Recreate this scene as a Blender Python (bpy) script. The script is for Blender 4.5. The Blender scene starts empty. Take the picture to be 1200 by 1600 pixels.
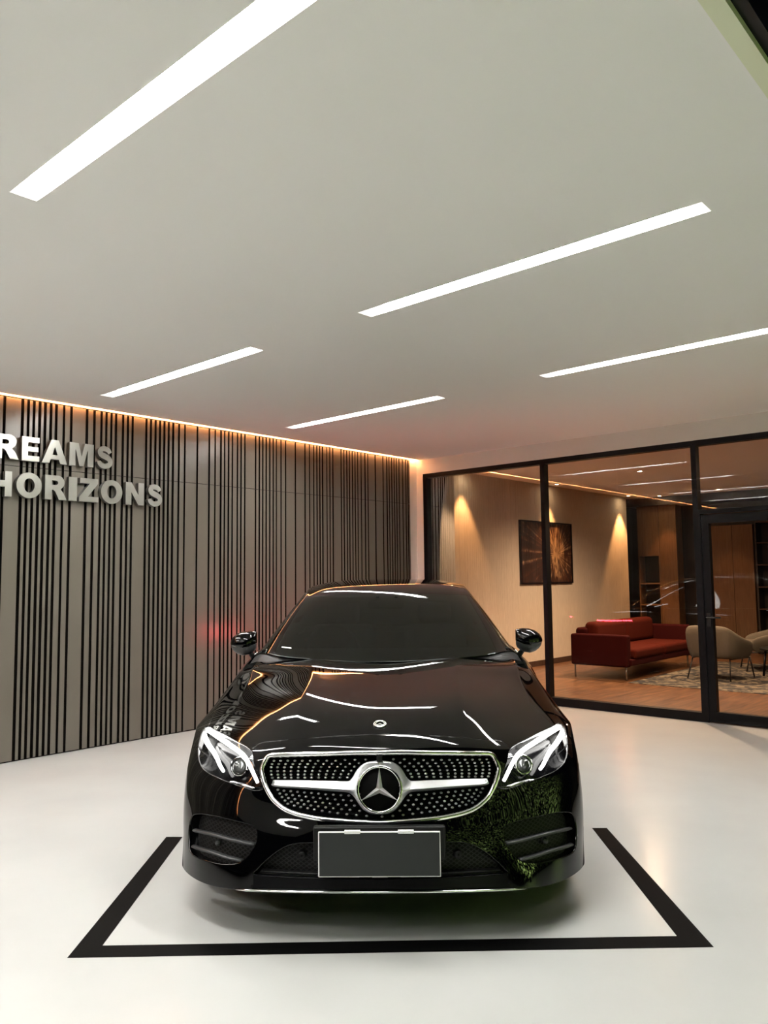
import bpy, bmesh, math, random
import numpy as np
from mathutils import Vector, Matrix, geometry
random.seed(7)
NOSE=[
[(0,-0.008,0.205),(0.2,-0.002,0.203),(0.4,0.022,0.198),(0.56,0.056,0.19),(0.68,0.117,0.18),(0.78,0.201,0.177),(0.858,0.31,0.175),(0.901,0.42,0.171),(0.911,0.51,0.175)],
[(0,0.0,0.27),(0.2,0.006,0.27),(0.4,0.03,0.27),(0.56,0.072,0.27),(0.69,0.141,0.27),(0.79,0.231,0.27),(0.859,0.334,0.27),(0.895,0.42,0.27),(0.91,0.475,0.27)],
[(0,0.015,0.38),(0.2,0.023,0.38),(0.4,0.05,0.38),(0.56,0.1,0.38),(0.69,0.18,0.38),(0.79,0.272,0.38),(0.858,0.366,0.38),(0.895,0.43,0.38),(0.912,0.475,0.38)],
[(0,0.045,0.465),(0.2,0.057,0.47),(0.4,0.09,0.475),(0.56,0.145,0.485),(0.69,0.23,0.49),(0.79,0.321,0.49),(0.854,0.398,0.495),(0.892,0.455,0.5),(0.912,0.505,0.5)],
[(0,0.077,0.58),(0.2,0.087,0.58),(0.4,0.122,0.575),(0.55,0.177,0.57),(0.68,0.267,0.57),(0.78,0.361,0.575),(0.846,0.443,0.58),(0.889,0.51,0.585),(0.914,0.57,0.59)],
[(0,0.1,0.67),(0.2,0.11,0.67),(0.4,0.145,0.66),(0.53,0.205,0.655),(0.66,0.315,0.65),(0.76,0.422,0.65),(0.839,0.516,0.65),(0.892,0.6,0.65),(0.92,0.66,0.65)],
[(0,0.12,0.735),(0.2,0.13,0.735),(0.38,0.17,0.725),(0.51,0.25,0.715),(0.64,0.37,0.71),(0.745,0.5,0.71),(0.836,0.61,0.705),(0.899,0.71,0.7),(0.932,0.77,0.695)],
[(0,0.2,0.785),(0.2,0.21,0.787),(0.37,0.26,0.78),(0.5,0.35,0.77),(0.62,0.48,0.765),(0.73,0.62,0.765),(0.83,0.74,0.755),(0.905,0.84,0.735),(0.94,0.86,0.705)],
[(0,0.35,0.835),(0.2,0.36,0.84),(0.37,0.41,0.838),(0.49,0.5,0.828),(0.61,0.62,0.818),(0.72,0.76,0.815),(0.82,0.88,0.8),(0.9,0.97,0.765),(0.94,0.97,0.69)],
[(0,0.6,0.878),(0.2,0.61,0.885),(0.37,0.66,0.888),(0.49,0.72,0.88),(0.605,0.82,0.868),(0.71,0.93,0.863),(0.81,1.03,0.845),(0.895,1.1,0.79),(0.94,1.1,0.61)],
[(0,0.9,0.915),(0.2,0.91,0.923),(0.38,0.94,0.929),(0.5,0.98,0.922),(0.61,1.04,0.91),(0.71,1.1,0.903),(0.8,1.15,0.885),(0.885,1.18,0.8),(0.94,1.19,0.5)],
[(0,1.15,0.944),(0.2,1.15,0.952),(0.4,1.17,0.959),(0.53,1.19,0.954),(0.64,1.22,0.944),(0.73,1.25,0.937),(0.8,1.27,0.915),(0.88,1.26,0.8),(0.94,1.21,0.34)],
[(0,1.35,0.952),(0.2,1.36,0.96),(0.4,1.39,0.966),(0.55,1.42,0.966),(0.66,1.44,0.96),(0.74,1.44,0.953),(0.797,1.42,0.94),(0.875,1.36,0.8),(0.93,1.25,0.18)],
]
def _bs(t):
    return np.stack([(1-t)**3/6,(3*t**3-6*t**2+4)/6,(-3*t**3+3*t**2+3*t+1)/6,t**3/6],-1)
class Patch:
    """smooth uniform cubic B-spline sheet; sym mirrors the first column across x=0; lam pulls the sheet back onto its points"""
    def __init__(s,net,sym=True,lam=.8):
        P=np.array(net,float); s.n,s.m=P.shape[:2]; s.sym=sym; Q=P.copy()
        for _ in range(3):
            s.E=s.pad(Q); i,j=np.mgrid[0:s.n,0:s.m]
            Q=Q+lam*(P-s.ev(j.ravel()*1.,i.ravel()*1.).reshape(P.shape))
        s.E=s.pad(Q)
    def pad(s,P):
        a=P[:,1]*np.array([-1,1,1]) if s.sym else 2*P[:,0]-P[:,1]
        P=np.concatenate([a[:,None],P,(2*P[:,-1]-P[:,-2])[:,None]],1)
        return np.concatenate([(2*P[0]-P[1])[None],P,(2*P[-1]-P[-2])[None]],0)
    def ev(s,u,v):
        u=np.asarray(u,float);v=np.asarray(v,float)
        j=np.clip(np.floor(u).astype(int),0,s.m-2);i=np.clip(np.floor(v).astype(int),0,s.n-2)
        bu=_bs(u-j);bv=_bs(v-i);r=0
        for a in range(4):
            for b in range(4): r=r+(bv[...,a]*bu[...,b])[...,None]*s.E[i+a,j+b]
        return r
    def nrm(s,u,v,h=.02):
        m1,m2=s.m-1,s.n-1
        u=np.asarray(u,float);v=np.asarray(v,float)
        du=s.pos(np.minimum(u+h,m1),v)-s.pos(np.maximum(u-h,0),v); dv=s.pos(u,np.minimum(v+h,m2))-s.pos(u,np.maximum(v-h,0))
        n=np.cross(du,dv); n/=np.linalg.norm(n,axis=-1,keepdims=True)+1e-12
        if s.sym: 
            c=u<1e-4; n[c,0]=0
            n/=np.linalg.norm(n,axis=-1,keepdims=True)+1e-12
        return -n if getattr(s,'flip',False) else n
    def pos(s,u,v):
        P=s.ev(u,v)
        for u0,a,w,v0,v1 in getattr(s,'ridges',()):
            k=np.clip((np.asarray(v)-v0)/v1,0,1); d=np.sqrt((np.asarray(u)-u0)**2+.0009)
            P[...,2]+=a*k*k*(3-2*k)*np.exp(-d/w)
        return P
nose=Patch(NOSE)
nose.ridges=((2.0,.010,.6,6.3,2.5),(5.15,.008,.35,8.0,2.0))

UVD={"grille":[[0.036,5.654],[0.498,5.645],[0.964,5.594],[1.661,5.58],[2.252,5.541],[2.509,5.496],[2.624,5.377],[2.666,5.136],[2.693,4.866],[2.678,4.653],[2.594,4.372],[2.492,4.05],[2.379,3.77],[2.244,3.509],[2.124,3.357],[1.996,3.221],[1.861,3.124],[1.664,3.034],[1.463,2.977],[1.203,2.924],[0.817,2.89],[0.429,2.871],[0.04,2.846]],"lamp":[[6.517,6.346],[6.193,6.454],[5.745,6.333],[5.286,6.24],[4.654,6.144],[4.09,6.027],[3.656,5.889],[3.317,5.62],[3.097,5.069],[2.873,4.631],[2.651,4.227],[2.562,3.962],[2.61,3.848],[2.847,3.786],[3.207,3.858],[3.711,3.942],[4.318,4.012],[4.964,4.067],[5.593,4.211],[6.121,4.508],[6.511,4.988],[6.631,5.557],[6.644,6.078]],"vent":[[5.514,2.214],[4.87,2.38],[4.196,2.461],[3.338,2.486],[2.806,2.445],[2.651,2.35],[2.604,2.116],[2.645,1.82],[2.816,1.466],[2.999,1.23],[3.218,1.09],[3.742,0.967],[4.185,0.942],[4.88,0.904],[5.318,0.89],[5.625,1.001],[5.787,1.261],[5.885,1.602],[5.804,1.978]],"intake":[[0.04,2.098],[1.32,2.017],[1.684,1.963],[1.907,1.838],[2.176,1.568],[2.452,1.21],[2.583,0.979],[2.658,0.783],[2.266,0.765],[1.828,0.756],[0.932,0.749],[0.045,0.729]],"hoodseam":[[0.042,6.824],[0.643,6.734],[1.285,6.609],[2.138,6.465],[2.952,6.266],[3.184,6.069],[3.361,5.689]],"sideseam":[[6.22,6.493],[6.225,6.845],[6.325,7.557],[6.45,8.384],[6.425,9.995],[6.09,11.393],[6.017,12.0]],"bseam":[[6.554,4.979],[7.202,4.869],[8.0,4.59]],"drl1":[[7.294,6.328],[6.605,6.401],[5.924,6.272],[5.351,6.098],[4.731,5.921],[4.144,5.721],[3.766,5.439],[3.507,5.047],[3.24,4.61],[2.98,4.183]],"drl2":[[7.071,6.221],[6.501,5.829],[5.951,5.483],[5.436,5.199],[5.047,4.886],[4.794,4.641],[4.55,4.457]],"lampc":[[3.934,4.855]],"lampbar":[[3.938,3.972],[3.699,4.003],[3.337,3.961],[3.044,3.894],[2.861,3.863]],"barhalf":[[2.347,4.311],[1.749,4.32],[1.344,4.301],[0.957,4.286],[0.684,4.271],[0.619,4.309],[0.554,4.45],[0.488,4.698],[0.395,4.94],[0.249,5.138],[0.036,5.207],[0.04,3.168],[0.196,3.199],[0.34,3.331],[0.446,3.533],[0.525,3.716],[0.591,3.819],[0.682,3.87],[0.956,3.898],[1.343,3.947],[1.748,3.988],[2.114,4.023],[2.252,4.068],[2.321,4.197]],"studs":[[2.502,5.303],[2.254,5.287],[2.026,5.262],[1.831,5.238],[1.646,5.218],[1.466,5.2],[1.295,5.188],[1.112,5.178],[0.924,5.174],[2.529,5.09],[2.282,5.081],[2.062,5.067],[1.867,5.053],[1.689,5.04],[1.515,5.029],[1.349,5.02],[1.176,5.013],[1.003,5.009],[0.82,5.009],[0.632,5.013],[2.527,4.903],[2.297,4.901],[2.081,4.894],[1.891,4.887],[1.711,4.879],[1.552,4.872],[1.386,4.866],[1.225,4.861],[1.053,4.858],[0.887,4.858],[0.719,4.86],[2.492,4.703],[2.273,4.704],[2.073,4.702],[1.89,4.699],[1.72,4.696],[1.562,4.692],[1.404,4.688],[1.25,4.685],[1.092,4.684],[0.933,4.684],[0.773,4.686],[0.598,4.689],[2.457,4.533],[2.248,4.536],[2.06,4.537],[1.885,4.537],[1.718,4.536],[1.574,4.535],[1.423,4.533],[1.269,4.532],[1.118,4.531],[0.966,4.532],[0.813,4.534],[0.652,4.537],[2.409,4.388],[2.219,4.392],[2.038,4.395],[1.875,4.397],[1.716,4.397],[1.567,4.397],[1.423,4.397],[1.276,4.398],[1.131,4.398],[0.985,4.4],[0.833,4.402],[0.679,4.406],[0.733,5.216],[0.523,5.225],[0.292,5.24],[0.435,5.045],[0.531,4.87],[2.212,3.899],[2.049,3.867],[1.883,3.858],[1.727,3.843],[1.572,3.826],[1.421,3.812],[1.274,3.795],[1.128,3.778],[0.969,3.768],[0.81,3.757],[0.649,3.753],[2.153,3.753],[1.988,3.728],[1.835,3.714],[1.682,3.695],[1.536,3.673],[1.386,3.658],[1.24,3.643],[1.087,3.628],[0.928,3.61],[0.762,3.598],[0.595,3.593],[2.09,3.625],[1.93,3.603],[1.781,3.575],[1.631,3.542],[1.486,3.521],[1.338,3.508],[1.185,3.489],[1.033,3.472],[0.867,3.455],[0.701,3.44],[0.527,3.434],[2.011,3.503],[1.859,3.471],[1.713,3.439],[1.573,3.405],[1.429,3.383],[1.276,3.362],[1.123,3.34],[0.965,3.319],[0.793,3.301],[0.62,3.289],[0.419,3.269],[1.939,3.395],[1.789,3.343],[1.647,3.312],[1.495,3.281],[1.353,3.249],[1.194,3.218],[1.036,3.187],[0.87,3.168],[0.685,3.143],[0.485,3.123],[0.272,3.106],[0.048,3.089]],"fin1":[[5.499,1.716],[4.35,1.856],[3.511,1.862],[2.704,1.819]],"fin2":[[5.49,1.157],[4.276,1.28],[3.658,1.254],[3.07,1.22]],"sensor":[[4.132,1.64],[1.581,1.552]],"emb":[[0.043,3.975]],"badge":[[0.049,7.384]]}
EXPO=2.28
SC=bpy.context.scene; COL=SC.collection
# ------------------------------------------------------------------ materials
def mat(name,col=(.5,.5,.5),rough=.5,metal=0.,spec=.5,coat=0.,emit=None,es=0.,sheen=0.,bump=None,var=None):
    m=bpy.data.materials.new(name); m.use_nodes=True; nt=m.node_tree; b=nt.nodes['Principled BSDF']
    b.inputs['Base Color'].default_value=(*col,1); b.inputs['Roughness'].default_value=rough
    b.inputs['Metallic'].default_value=metal; b.inputs['Specular IOR Level'].default_value=spec
    b.inputs['Coat Weight'].default_value=coat; b.inputs['Coat Roughness'].default_value=.015
    if sheen: b.inputs['Sheen Weight'].default_value=sheen
    if emit: b.inputs['Emission Color'].default_value=(*emit,1); b.inputs['Emission Strength'].default_value=es
    if bump or var:
        tc=nt.nodes.new('ShaderNodeTexCoord'); mp=nt.nodes.new('ShaderNodeMapping'); nt.links.new(tc.outputs['Object'],mp.inputs[0])
        sc,st_=(bump or (20,0))[:2]; mp.inputs['Scale'].default_value=(bump[2] if bump and len(bump)>2 else (1,1,1))
        nz=nt.nodes.new('ShaderNodeTexNoise'); nz.inputs['Scale'].default_value=sc; nz.inputs['Detail'].default_value=6; nt.links.new(mp.outputs[0],nz.inputs['Vector'])
        if bump and st_:
            bp=nt.nodes.new('ShaderNodeBump'); bp.inputs['Strength'].default_value=st_; bp.inputs['Distance'].default_value=.01
            nt.links.new(nz.outputs['Fac'],bp.inputs['Height']); nt.links.new(bp.outputs[0],b.inputs['Normal'])
        if var:
            r=nt.nodes.new('ShaderNodeValToRGB'); r.color_ramp.elements[0].position=.3; r.color_ramp.elements[1].position=.7
            r.color_ramp.elements[0].color=(*col,1); r.color_ramp.elements[1].color=(*var,1)
            nt.links.new(nz.outputs['Fac'],r.inputs[0]); nt.links.new(r.outputs[0],b.inputs['Base Color'])
    return m
def glassmat(name,tint,ior=1.5,rough=0.):
    m=bpy.data.materials.new(name); m.use_nodes=True; nt=m.node_tree; nt.nodes.clear()
    o=nt.nodes.new('ShaderNodeOutputMaterial'); mx=nt.nodes.new('ShaderNodeMixShader'); t=nt.nodes.new('ShaderNodeBsdfTransparent')
    g=nt.nodes.new('ShaderNodeBsdfGlossy'); f=nt.nodes.new('ShaderNodeFresnel'); f.inputs[0].default_value=ior
    t.inputs[0].default_value=(*tint,1); g.inputs['Roughness'].default_value=rough
    nt.links.new(f.outputs[0],mx.inputs[0]); nt.links.new(t.outputs[0],mx.inputs[1]); nt.links.new(g.outputs[0],mx.inputs[2]); nt.links.new(mx.outputs[0],o.inputs[0])
    return m
def woodmat(name,c1,c2,scale=(1,1,1),rough=.5,dist=3.,nscale=6,coord='Object'):
    m=mat(name,c1,rough); nt=m.node_tree; b=nt.nodes['Principled BSDF']
    tc=nt.nodes.new('ShaderNodeTexCoord'); mp=nt.nodes.new('ShaderNodeMapping'); mp.inputs['Scale'].default_value=scale
    nz=nt.nodes.new('ShaderNodeTexNoise'); nz.inputs['Scale'].default_value=nscale; nz.inputs['Detail'].default_value=8; nz.inputs['Distortion'].default_value=dist*.1
    r=nt.nodes.new('ShaderNodeValToRGB'); r.color_ramp.elements[0].position=.3; r.color_ramp.elements[1].position=.7
    r.color_ramp.elements[0].color=(*c1,1); r.color_ramp.elements[1].color=(*c2,1)
    nt.links.new(tc.outputs[coord],mp.inputs[0]); nt.links.new(mp.outputs[0],nz.inputs['Vector']); nt.links.new(nz.outputs['Fac'],r.inputs[0]); nt.links.new(r.outputs[0],b.inputs['Base Color'])
    return m
M={}
M['ceil']=mat('ceiling_paint',(.93,.915,.90),.85,spec=.2)
M['white']=mat('white_wall_paint',(.78,.76,.73),.8,spec=.2)
M['floor']=mat('white_epoxy_floor',(.485,.495,.48),.2,spec=.45,bump=(1.7,0.0),var=(.52,.53,.515))
M['slat']=mat('taupe_slat_panel',(.124,.111,.09),.28,spec=.5)
M['groove']=mat('groove_backing',(.004,.003,.002),.8,spec=.1)
M['frame']=mat('black_frame',(.003,.003,.004),.4,spec=.18)
M['glass']=glassmat('showroom_glass',(.93,.93,.92),1.62)
M['lampw']=mat('led_diffuser',(.9,.9,.9),.5,emit=(1,.98,.945),es=20)
M['cove']=mat('warm_led_strip',(.9,.7,.5),.5,emit=(1,.40,.15),es=10)
M['tape']=mat('black_floor_tape',(.0015,.0015,.0015),.6,spec=.06)
M['steel']=mat('brushed_steel',(.40,.40,.365),.3,metal=1,bump=(60,.05,(1,1,12)))
M['steelside']=mat('steel_return',(.30,.30,.28),.4,metal=1)
M['paint']=mat('black_car_paint',(.0006,.0006,.0008),.35,spec=0,coat=1)
M['paint'].node_tree.nodes['Principled BSDF'].inputs['Coat IOR'].default_value=1.47
M['blkgloss']=mat('gloss_black_trim',(.002,.002,.002),.12,spec=.3)
M['matteblk']=mat('matte_black',(.002,.002,.002),.6,spec=.05)
M['stud']=mat('stud_chrome',(.92,.92,.92),.28,metal=1)
M['starm']=mat('star_metal',(.9,.9,.9),.38,metal=.85)
M['splitm']=mat('black_splitter',(.0015,.0015,.002),.22,spec=.12)
M['plastic']=mat('black_plastic',(.003,.003,.003),.45,spec=.25)
M['greypl']=mat('dark_grey_plastic',(.035,.037,.038),.35)
M['chrome']=mat('chrome',(.88,.88,.88),.06,metal=1)
M['satin']=mat('satin_silver',(.66,.67,.68),.36,metal=1)
M['wind']=glassmat('tinted_windscreen',(.035,.043,.04),1.53)
M['wind'].node_tree.nodes['Glossy BSDF'].inputs[0].default_value=(.93,1,.97,1)
M['lens']=glassmat('clear_lamp_lens',(.95,.95,.95),1.45)
M['lampin']=mat('lamp_housing',(.002,.002,.0025),.12,spec=.15)
M['drl']=mat('daytime_light_guide',(1,1,1),.4,emit=(1,.985,.95),es=2.4)
M['projector']=mat('projector_glass',(.25,.26,.25),.05,metal=.6)
M['plate']=mat('plate_face',(.031,.033,.033),.6,spec=.15)
M['whitepl']=mat('white_plastic',(.8,.8,.8),.4)
M['rubber']=mat('tyre_rubber',(.015,.015,.015),.8)
M['rim']=mat('alloy_rim',(.45,.46,.47),.25,metal=1)
M['seat']=mat('black_leather',(.02,.02,.02),.5)
M['tail']=mat('red_tail_lamp',(.5,.01,.01),.3,emit=(1,.03,.05),es=34)
M['redlens']=mat('red_lens',(.25,.005,.005),.1)
M['lfloor']=woodmat('lounge_oak_floor',(.038,.014,.005),(.20,.095,.042),(9,.9,1),.35,nscale=2.2)
M['wallpaper']=woodmat('textured_wall_cloth',(.50,.44,.36),(.66,.59,.49),(28,28,1.3),.7,nscale=5)
M['wood']=woodmat('walnut_panel',(.10,.05,.022),(.15,.08,.037),(10,10,.8),.5,nscale=4)
M['skirt']=mat('dark_skirting',(.05,.025,.015),.5)
M['darkpan']=mat('dark_cabinet',(.018,.014,.014),.5)
M['red']=mat('red_fabric',(.052,.006,.0022),.9,spec=.1,bump=(90,.15))
M['redd']=mat('dark_red_fabric',(.028,.002,.002),.9,spec=.1,bump=(90,.1))
M['beige']=mat('beige_fabric',(.09,.076,.058),.85,bump=(90,.15))
M['metal']=mat('dark_metal',(.03,.03,.03),.35,metal=.5)
M['leg']=mat('steel_leg',(.35,.33,.3),.3,metal=1)
M['spot']=mat('downlight_face',(1,1,1),.5,emit=(1,.72,.42),es=30)
M['trimv']=mat('pale_canopy_trim',(.80,.82,.62),.6)
M['asphalt']=mat('dark_ground',(.02,.022,.018),.9)
M['leaf']=mat('hedge_leaf',(.10,.20,.05),.5,bump=(8,0.),var=(.26,.36,.12))
M['stem']=mat('hedge_stem',(.08,.05,.03),.8)
# diagonal lattice inserts
def lattice():
    m=mat('black_mesh_insert',(.01,.01,.01),.5); nt=m.node_tree; b=nt.nodes['Principled BSDF']
    tc=nt.nodes.new('ShaderNodeTexCoord'); sp=nt.nodes.new('ShaderNodeSeparateXYZ'); nt.links.new(tc.outputs['Object'],sp.inputs[0])
    def mt(op,a,b2=None):
        n=nt.nodes.new('ShaderNodeMath'); n.operation=op
        for i,q in enumerate((a,b2)):
            if q is None: continue
            if isinstance(q,(int,float)): n.inputs[i].default_value=q
            else: nt.links.new(q,n.inputs[i])
        return n.outputs[0]
    x,z=sp.outputs[0],mt('MULTIPLY',sp.outputs[2],1.5)
    out=[]
    for s_ in (1,-1):
        a=mt('MULTIPLY',mt('ADD',x,mt('MULTIPLY',z,s_)),42.); a=mt('FRACT',a); a=mt('ABSOLUTE',mt('SUBTRACT',a,.5)); out.append(mt('GREATER_THAN',a,.36))
    k=mt('MAXIMUM',out[0],out[1]); mx=nt.nodes.new('ShaderNodeMix'); mx.data_type='RGBA'
    b.inputs['Specular IOR Level'].default_value=.2; mx.inputs[6].default_value=(.0005,.0005,.0005,1); mx.inputs[7].default_value=(.022,.022,.022,1); nt.links.new(k,mx.inputs[0]); nt.links.new(mx.outputs[2],b.inputs['Base Color'])
    bp=nt.nodes.new('ShaderNodeBump'); bp.inputs['Distance'].default_value=.006; nt.links.new(k,bp.inputs['Height']); nt.links.new(bp.outputs[0],b.inputs['Normal'])
    return m
M['mesh']=lattice()
def artmat():
    m=mat('abstract_print',(.1,.04,.02),.5); nt=m.node_tree; b=nt.nodes['Principled BSDF']; N=nt.nodes.new; L=nt.links.new
    tc=N('ShaderNodeTexCoord'); mp=N('ShaderNodeMapping'); mp.inputs['Location'].default_value=(0,-.30,.02); L(tc.outputs['Object'],mp.inputs[0])
    g=N('ShaderNodeTexGradient'); g.gradient_type='RADIAL'
    mp2=N('ShaderNodeMapping'); mp2.inputs['Rotation'].default_value=(0,math.radians(90),0); L(mp.outputs[0],mp2.inputs[0]); L(mp2.outputs[0],g.inputs[0])
    n1=N('ShaderNodeTexNoise'); n1.noise_dimensions='1D'; n1.inputs['Scale'].default_value=60; n1.inputs['Detail'].default_value=5; L(g.outputs['Fac'],n1.inputs['W'])
    ln=N('ShaderNodeVectorMath'); ln.operation='LENGTH'; L(mp.outputs[0],ln.inputs[0])
    fall=N('ShaderNodeMapRange'); fall.inputs[1].default_value=.03; fall.inputs[2].default_value=.55; fall.inputs[3].default_value=.42; fall.inputs[4].default_value=-.05; L(ln.outputs['Value'],fall.inputs[0])
    ad=N('ShaderNodeMath'); ad.operation='ADD'; L(n1.outputs['Fac'],ad.inputs[0]); L(fall.outputs[0],ad.inputs[1])
    n2=N('ShaderNodeTexNoise'); n2.inputs['Scale'].default_value=9; n2.inputs['Detail'].default_value=8; n2.inputs['Distortion'].default_value=1.5
    mp3=N('ShaderNodeMapping'); mp3.inputs['Scale'].default_value=(1,1,.35); L(tc.outputs['Object'],mp3.inputs[0]); L(mp3.outputs[0],n2.inputs[0])
    mu=N('ShaderNodeMath'); mu.operation='MULTIPLY'; L(ad.outputs[0],mu.inputs[0]); L(n2.outputs['Fac'],mu.inputs[1])
    r=N('ShaderNodeValToRGB'); e=r.color_ramp.elements; e[0].position=.2; e[0].color=(.02,.007,.004,1); e[1].position=.5; e[1].color=(.42,.26,.13,1); q=e.new(.3); q.color=(.055,.018,.008,1)
    L(mu.outputs[0],r.inputs[0]); L(r.outputs[0],b.inputs['Base Color']); return m
M['art']=artmat()
def rugmat():
    m=mat('patterned_rug',(.2,.17,.12),.95); nt=m.node_tree; b=nt.nodes['Principled BSDF']; N=nt.nodes.new; L=nt.links.new
    tc=N('ShaderNodeTexCoord'); n=N('ShaderNodeTexNoise'); n.inputs['Scale'].default_value=5; n.inputs['Detail'].default_value=10; n.inputs['Distortion'].default_value=2
    L(tc.outputs['Object'],n.inputs[0]); r=N('ShaderNodeValToRGB'); e=r.color_ramp.elements; e[0].position=.47; e[0].color=(.008,.008,.010,1); e[1].position=.56; e[1].color=(.14,.115,.08,1)
    L(n.outputs['Fac'],r.inputs[0]); L(r.outputs[0],b.inputs['Base Color']); return m
M['rug']=rugmat()
# ------------------------------------------------------------------ object helpers
def tag(o,label=None,cat=None,group=None,kind=None):
    if label: o['label']=label
    if cat: o['category']=cat
    if group: o['group']=group
    if kind: o['kind']=kind
    return o
def empty(name,loc=(0,0,0),rz=0,parent=None):
    o=bpy.data.objects.new(name,None); COL.objects.link(o); o.empty_display_size=.1
    o.location=loc; o.rotation_euler=(0,0,rz); o.parent=parent; return o
class MB:
    def __init__(s): s.v=[]; s.f=[]; s.n=0; s.mi=[]; s.sm=[]
    def add(s,V,F,mi=0,sm=False):
        k=len(s.v); s.v+= [tuple(map(float,q)) for q in V]; s.f+=[tuple(i+k for i in f) for f in F]; s.mi+=[mi]*len(F); s.sm+=[sm]*len(F); return s
    def box(s,a,b,mi=0):
        (x0,y0,z0),(x1,y1,z1)=[tuple(min(p,q) for p,q in zip(a,b)),tuple(max(p,q) for p,q in zip(a,b))]
        V=[(x0,y0,z0),(x1,y0,z0),(x1,y1,z0),(x0,y1,z0),(x0,y0,z1),(x1,y0,z1),(x1,y1,z1),(x0,y1,z1)]
        return s.add(V,[(0,3,2,1),(4,5,6,7),(0,1,5,4),(1,2,6,5),(2,3,7,6),(3,0,4,7)],mi)
    def tube(s,pts,r,n=10,mi=0,flat=None,closed=False,up=(0,0,1)):
        P=[Vector(p) for p in pts]; R=r if isinstance(r,(list,tuple)) else [r]*len(P); V=[]; up=Vector(up); L=len(P)
        for i,p in enumerate(P):
            a=P[(i-1)%L] if (closed or i) else P[0]; c=P[(i+1)%L] if (closed or i<L-1) else P[-1]
            t=(c-a).normalized(); sd=t.cross(up)
            if sd.length<1e-4: sd=t.cross(Vector((1,0,0)))
            sd.normalize(); w=sd.cross(t)
            for k in range(n):
                th=2*math.pi*k/n; V.append(p+sd*math.cos(th)*R[i]*(flat[0] if flat else 1)+w*math.sin(th)*R[i]*(flat[1] if flat else 1))
        F=[]
        for i in range(L if closed else L-1):
            for k in range(n):
                a=i*n+k;b=i*n+(k+1)%n;c=((i+1)%L)*n+(k+1)%n;d=((i+1)%L)*n+k; F.append((a,b,c,d))
        if not closed: F+= [tuple(range(n))[::-1],tuple((L-1)*n+k for k in range(n))]
        return s.add(V,F,mi,True)
    def lathe(s,prof,n=24,axis='z',c=(0,0,0),mi=0):
        V=[]
        for r,h in prof:
            for k in range(n):
                a=2*math.pi*k/n; x,y=r*math.cos(a),r*math.sin(a)
                p={'z':(x,y,h),'y':(x,h,y),'x':(h,x,y)}[axis]; V.append((p[0]+c[0],p[1]+c[1],p[2]+c[2]))
        F=[]
        for i in range(len(prof)-1):
            for k in range(n): F.append((i*n+k,i*n+(k+1)%n,(i+1)*n+(k+1)%n,(i+1)*n+k))
        return s.add(V,F,mi,True)
    def prism(s,poly,z0,z1,mi=0,axis='z'):
        n=len(poly); mp={'z':lambda x,y,h:(x,y,h),'y':lambda x,y,h:(x,h,y),'x':lambda x,y,h:(h,x,y)}[axis]
        V=[mp(x,y,z0) for x,y in poly]+[mp(x,y,z1) for x,y in poly]
        F=[tuple(range(n))[::-1],tuple(range(n,2*n))]+[(i,(i+1)%n,n+(i+1)%n,n+i) for i in range(n)]
        return s.add(V,F,mi)
    def build(s,name,m,parent=None,bevel=0,sub=0,loc=None,rz=0,fixn=True):
        me=bpy.data.meshes.new(name); me.from_pydata(s.v,[],s.f)
        for q in (m if isinstance(m,(list,tuple)) else [m]): me.materials.append(M[q])
        me.polygons.foreach_set('material_index',s.mi); me.polygons.foreach_set('use_smooth',s.sm); me.update()
        if fixn:
            bm=bmesh.new(); bm.from_mesh(me); bmesh.ops.recalc_face_normals(bm,faces=bm.faces); bm.to_mesh(me); bm.free()
        o=bpy.data.objects.new(name,me); COL.objects.link(o); o.parent=parent
        if loc is not None: o.location=loc; o.rotation_euler=(0,0,rz)
        if bevel:
            b=o.modifiers.new('bevel','BEVEL'); b.width=bevel; b.segments=3; b.limit_method='ANGLE'
            for p in me.polygons: p.use_smooth=True
            w=o.modifiers.new('wn','WEIGHTED_NORMAL')
        if sub:
            b=o.modifiers.new('sub','SUBSURF'); b.levels=sub; b.render_levels=sub
            for p in me.polygons: p.use_smooth=True
        return o
# ------------------------------------------------------------------ room frame: local x runs along the glass wall, local y runs away from the viewer along the slat wall
TH=math.radians(42); C0=Vector((.33,10.25,0)); RZ=-TH; HC=2.975
def rw(x,y,z=0): return Vector((C0.x+x*math.cos(TH)+y*math.sin(TH), C0.y-x*math.sin(TH)+y*math.cos(TH), z))
def room(mb,name,m,kind='structure',label=None,cat=None,**k): 
    o=mb.build(name,m,loc=C0,rz=RZ,**k)
    tag(o,label=label,cat=cat,kind=kind); return o
def rthing(name,x,y,z,label,cat,group=None,rz=0):
    o=empty(name,rw(x,y,z),RZ+rz); return tag(o,label,cat,group)
YG=.15   # glass wall plane (local y)
# floor
b=MB().box((-3,-14,-.2),(9,YG,0)); room(b,'floor','floor',label='glossy white epoxy showroom floor',cat='floor')
b=MB().box((9,-16,-.2),(16,4,-.02)).box((-3,-22,-.2),(9,-14,-.02)).box((6,YG,-.2),(9,4,-.02)); room(b,'trim_1','asphalt',label='dark ground outside the showroom floor',cat='ground')
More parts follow.
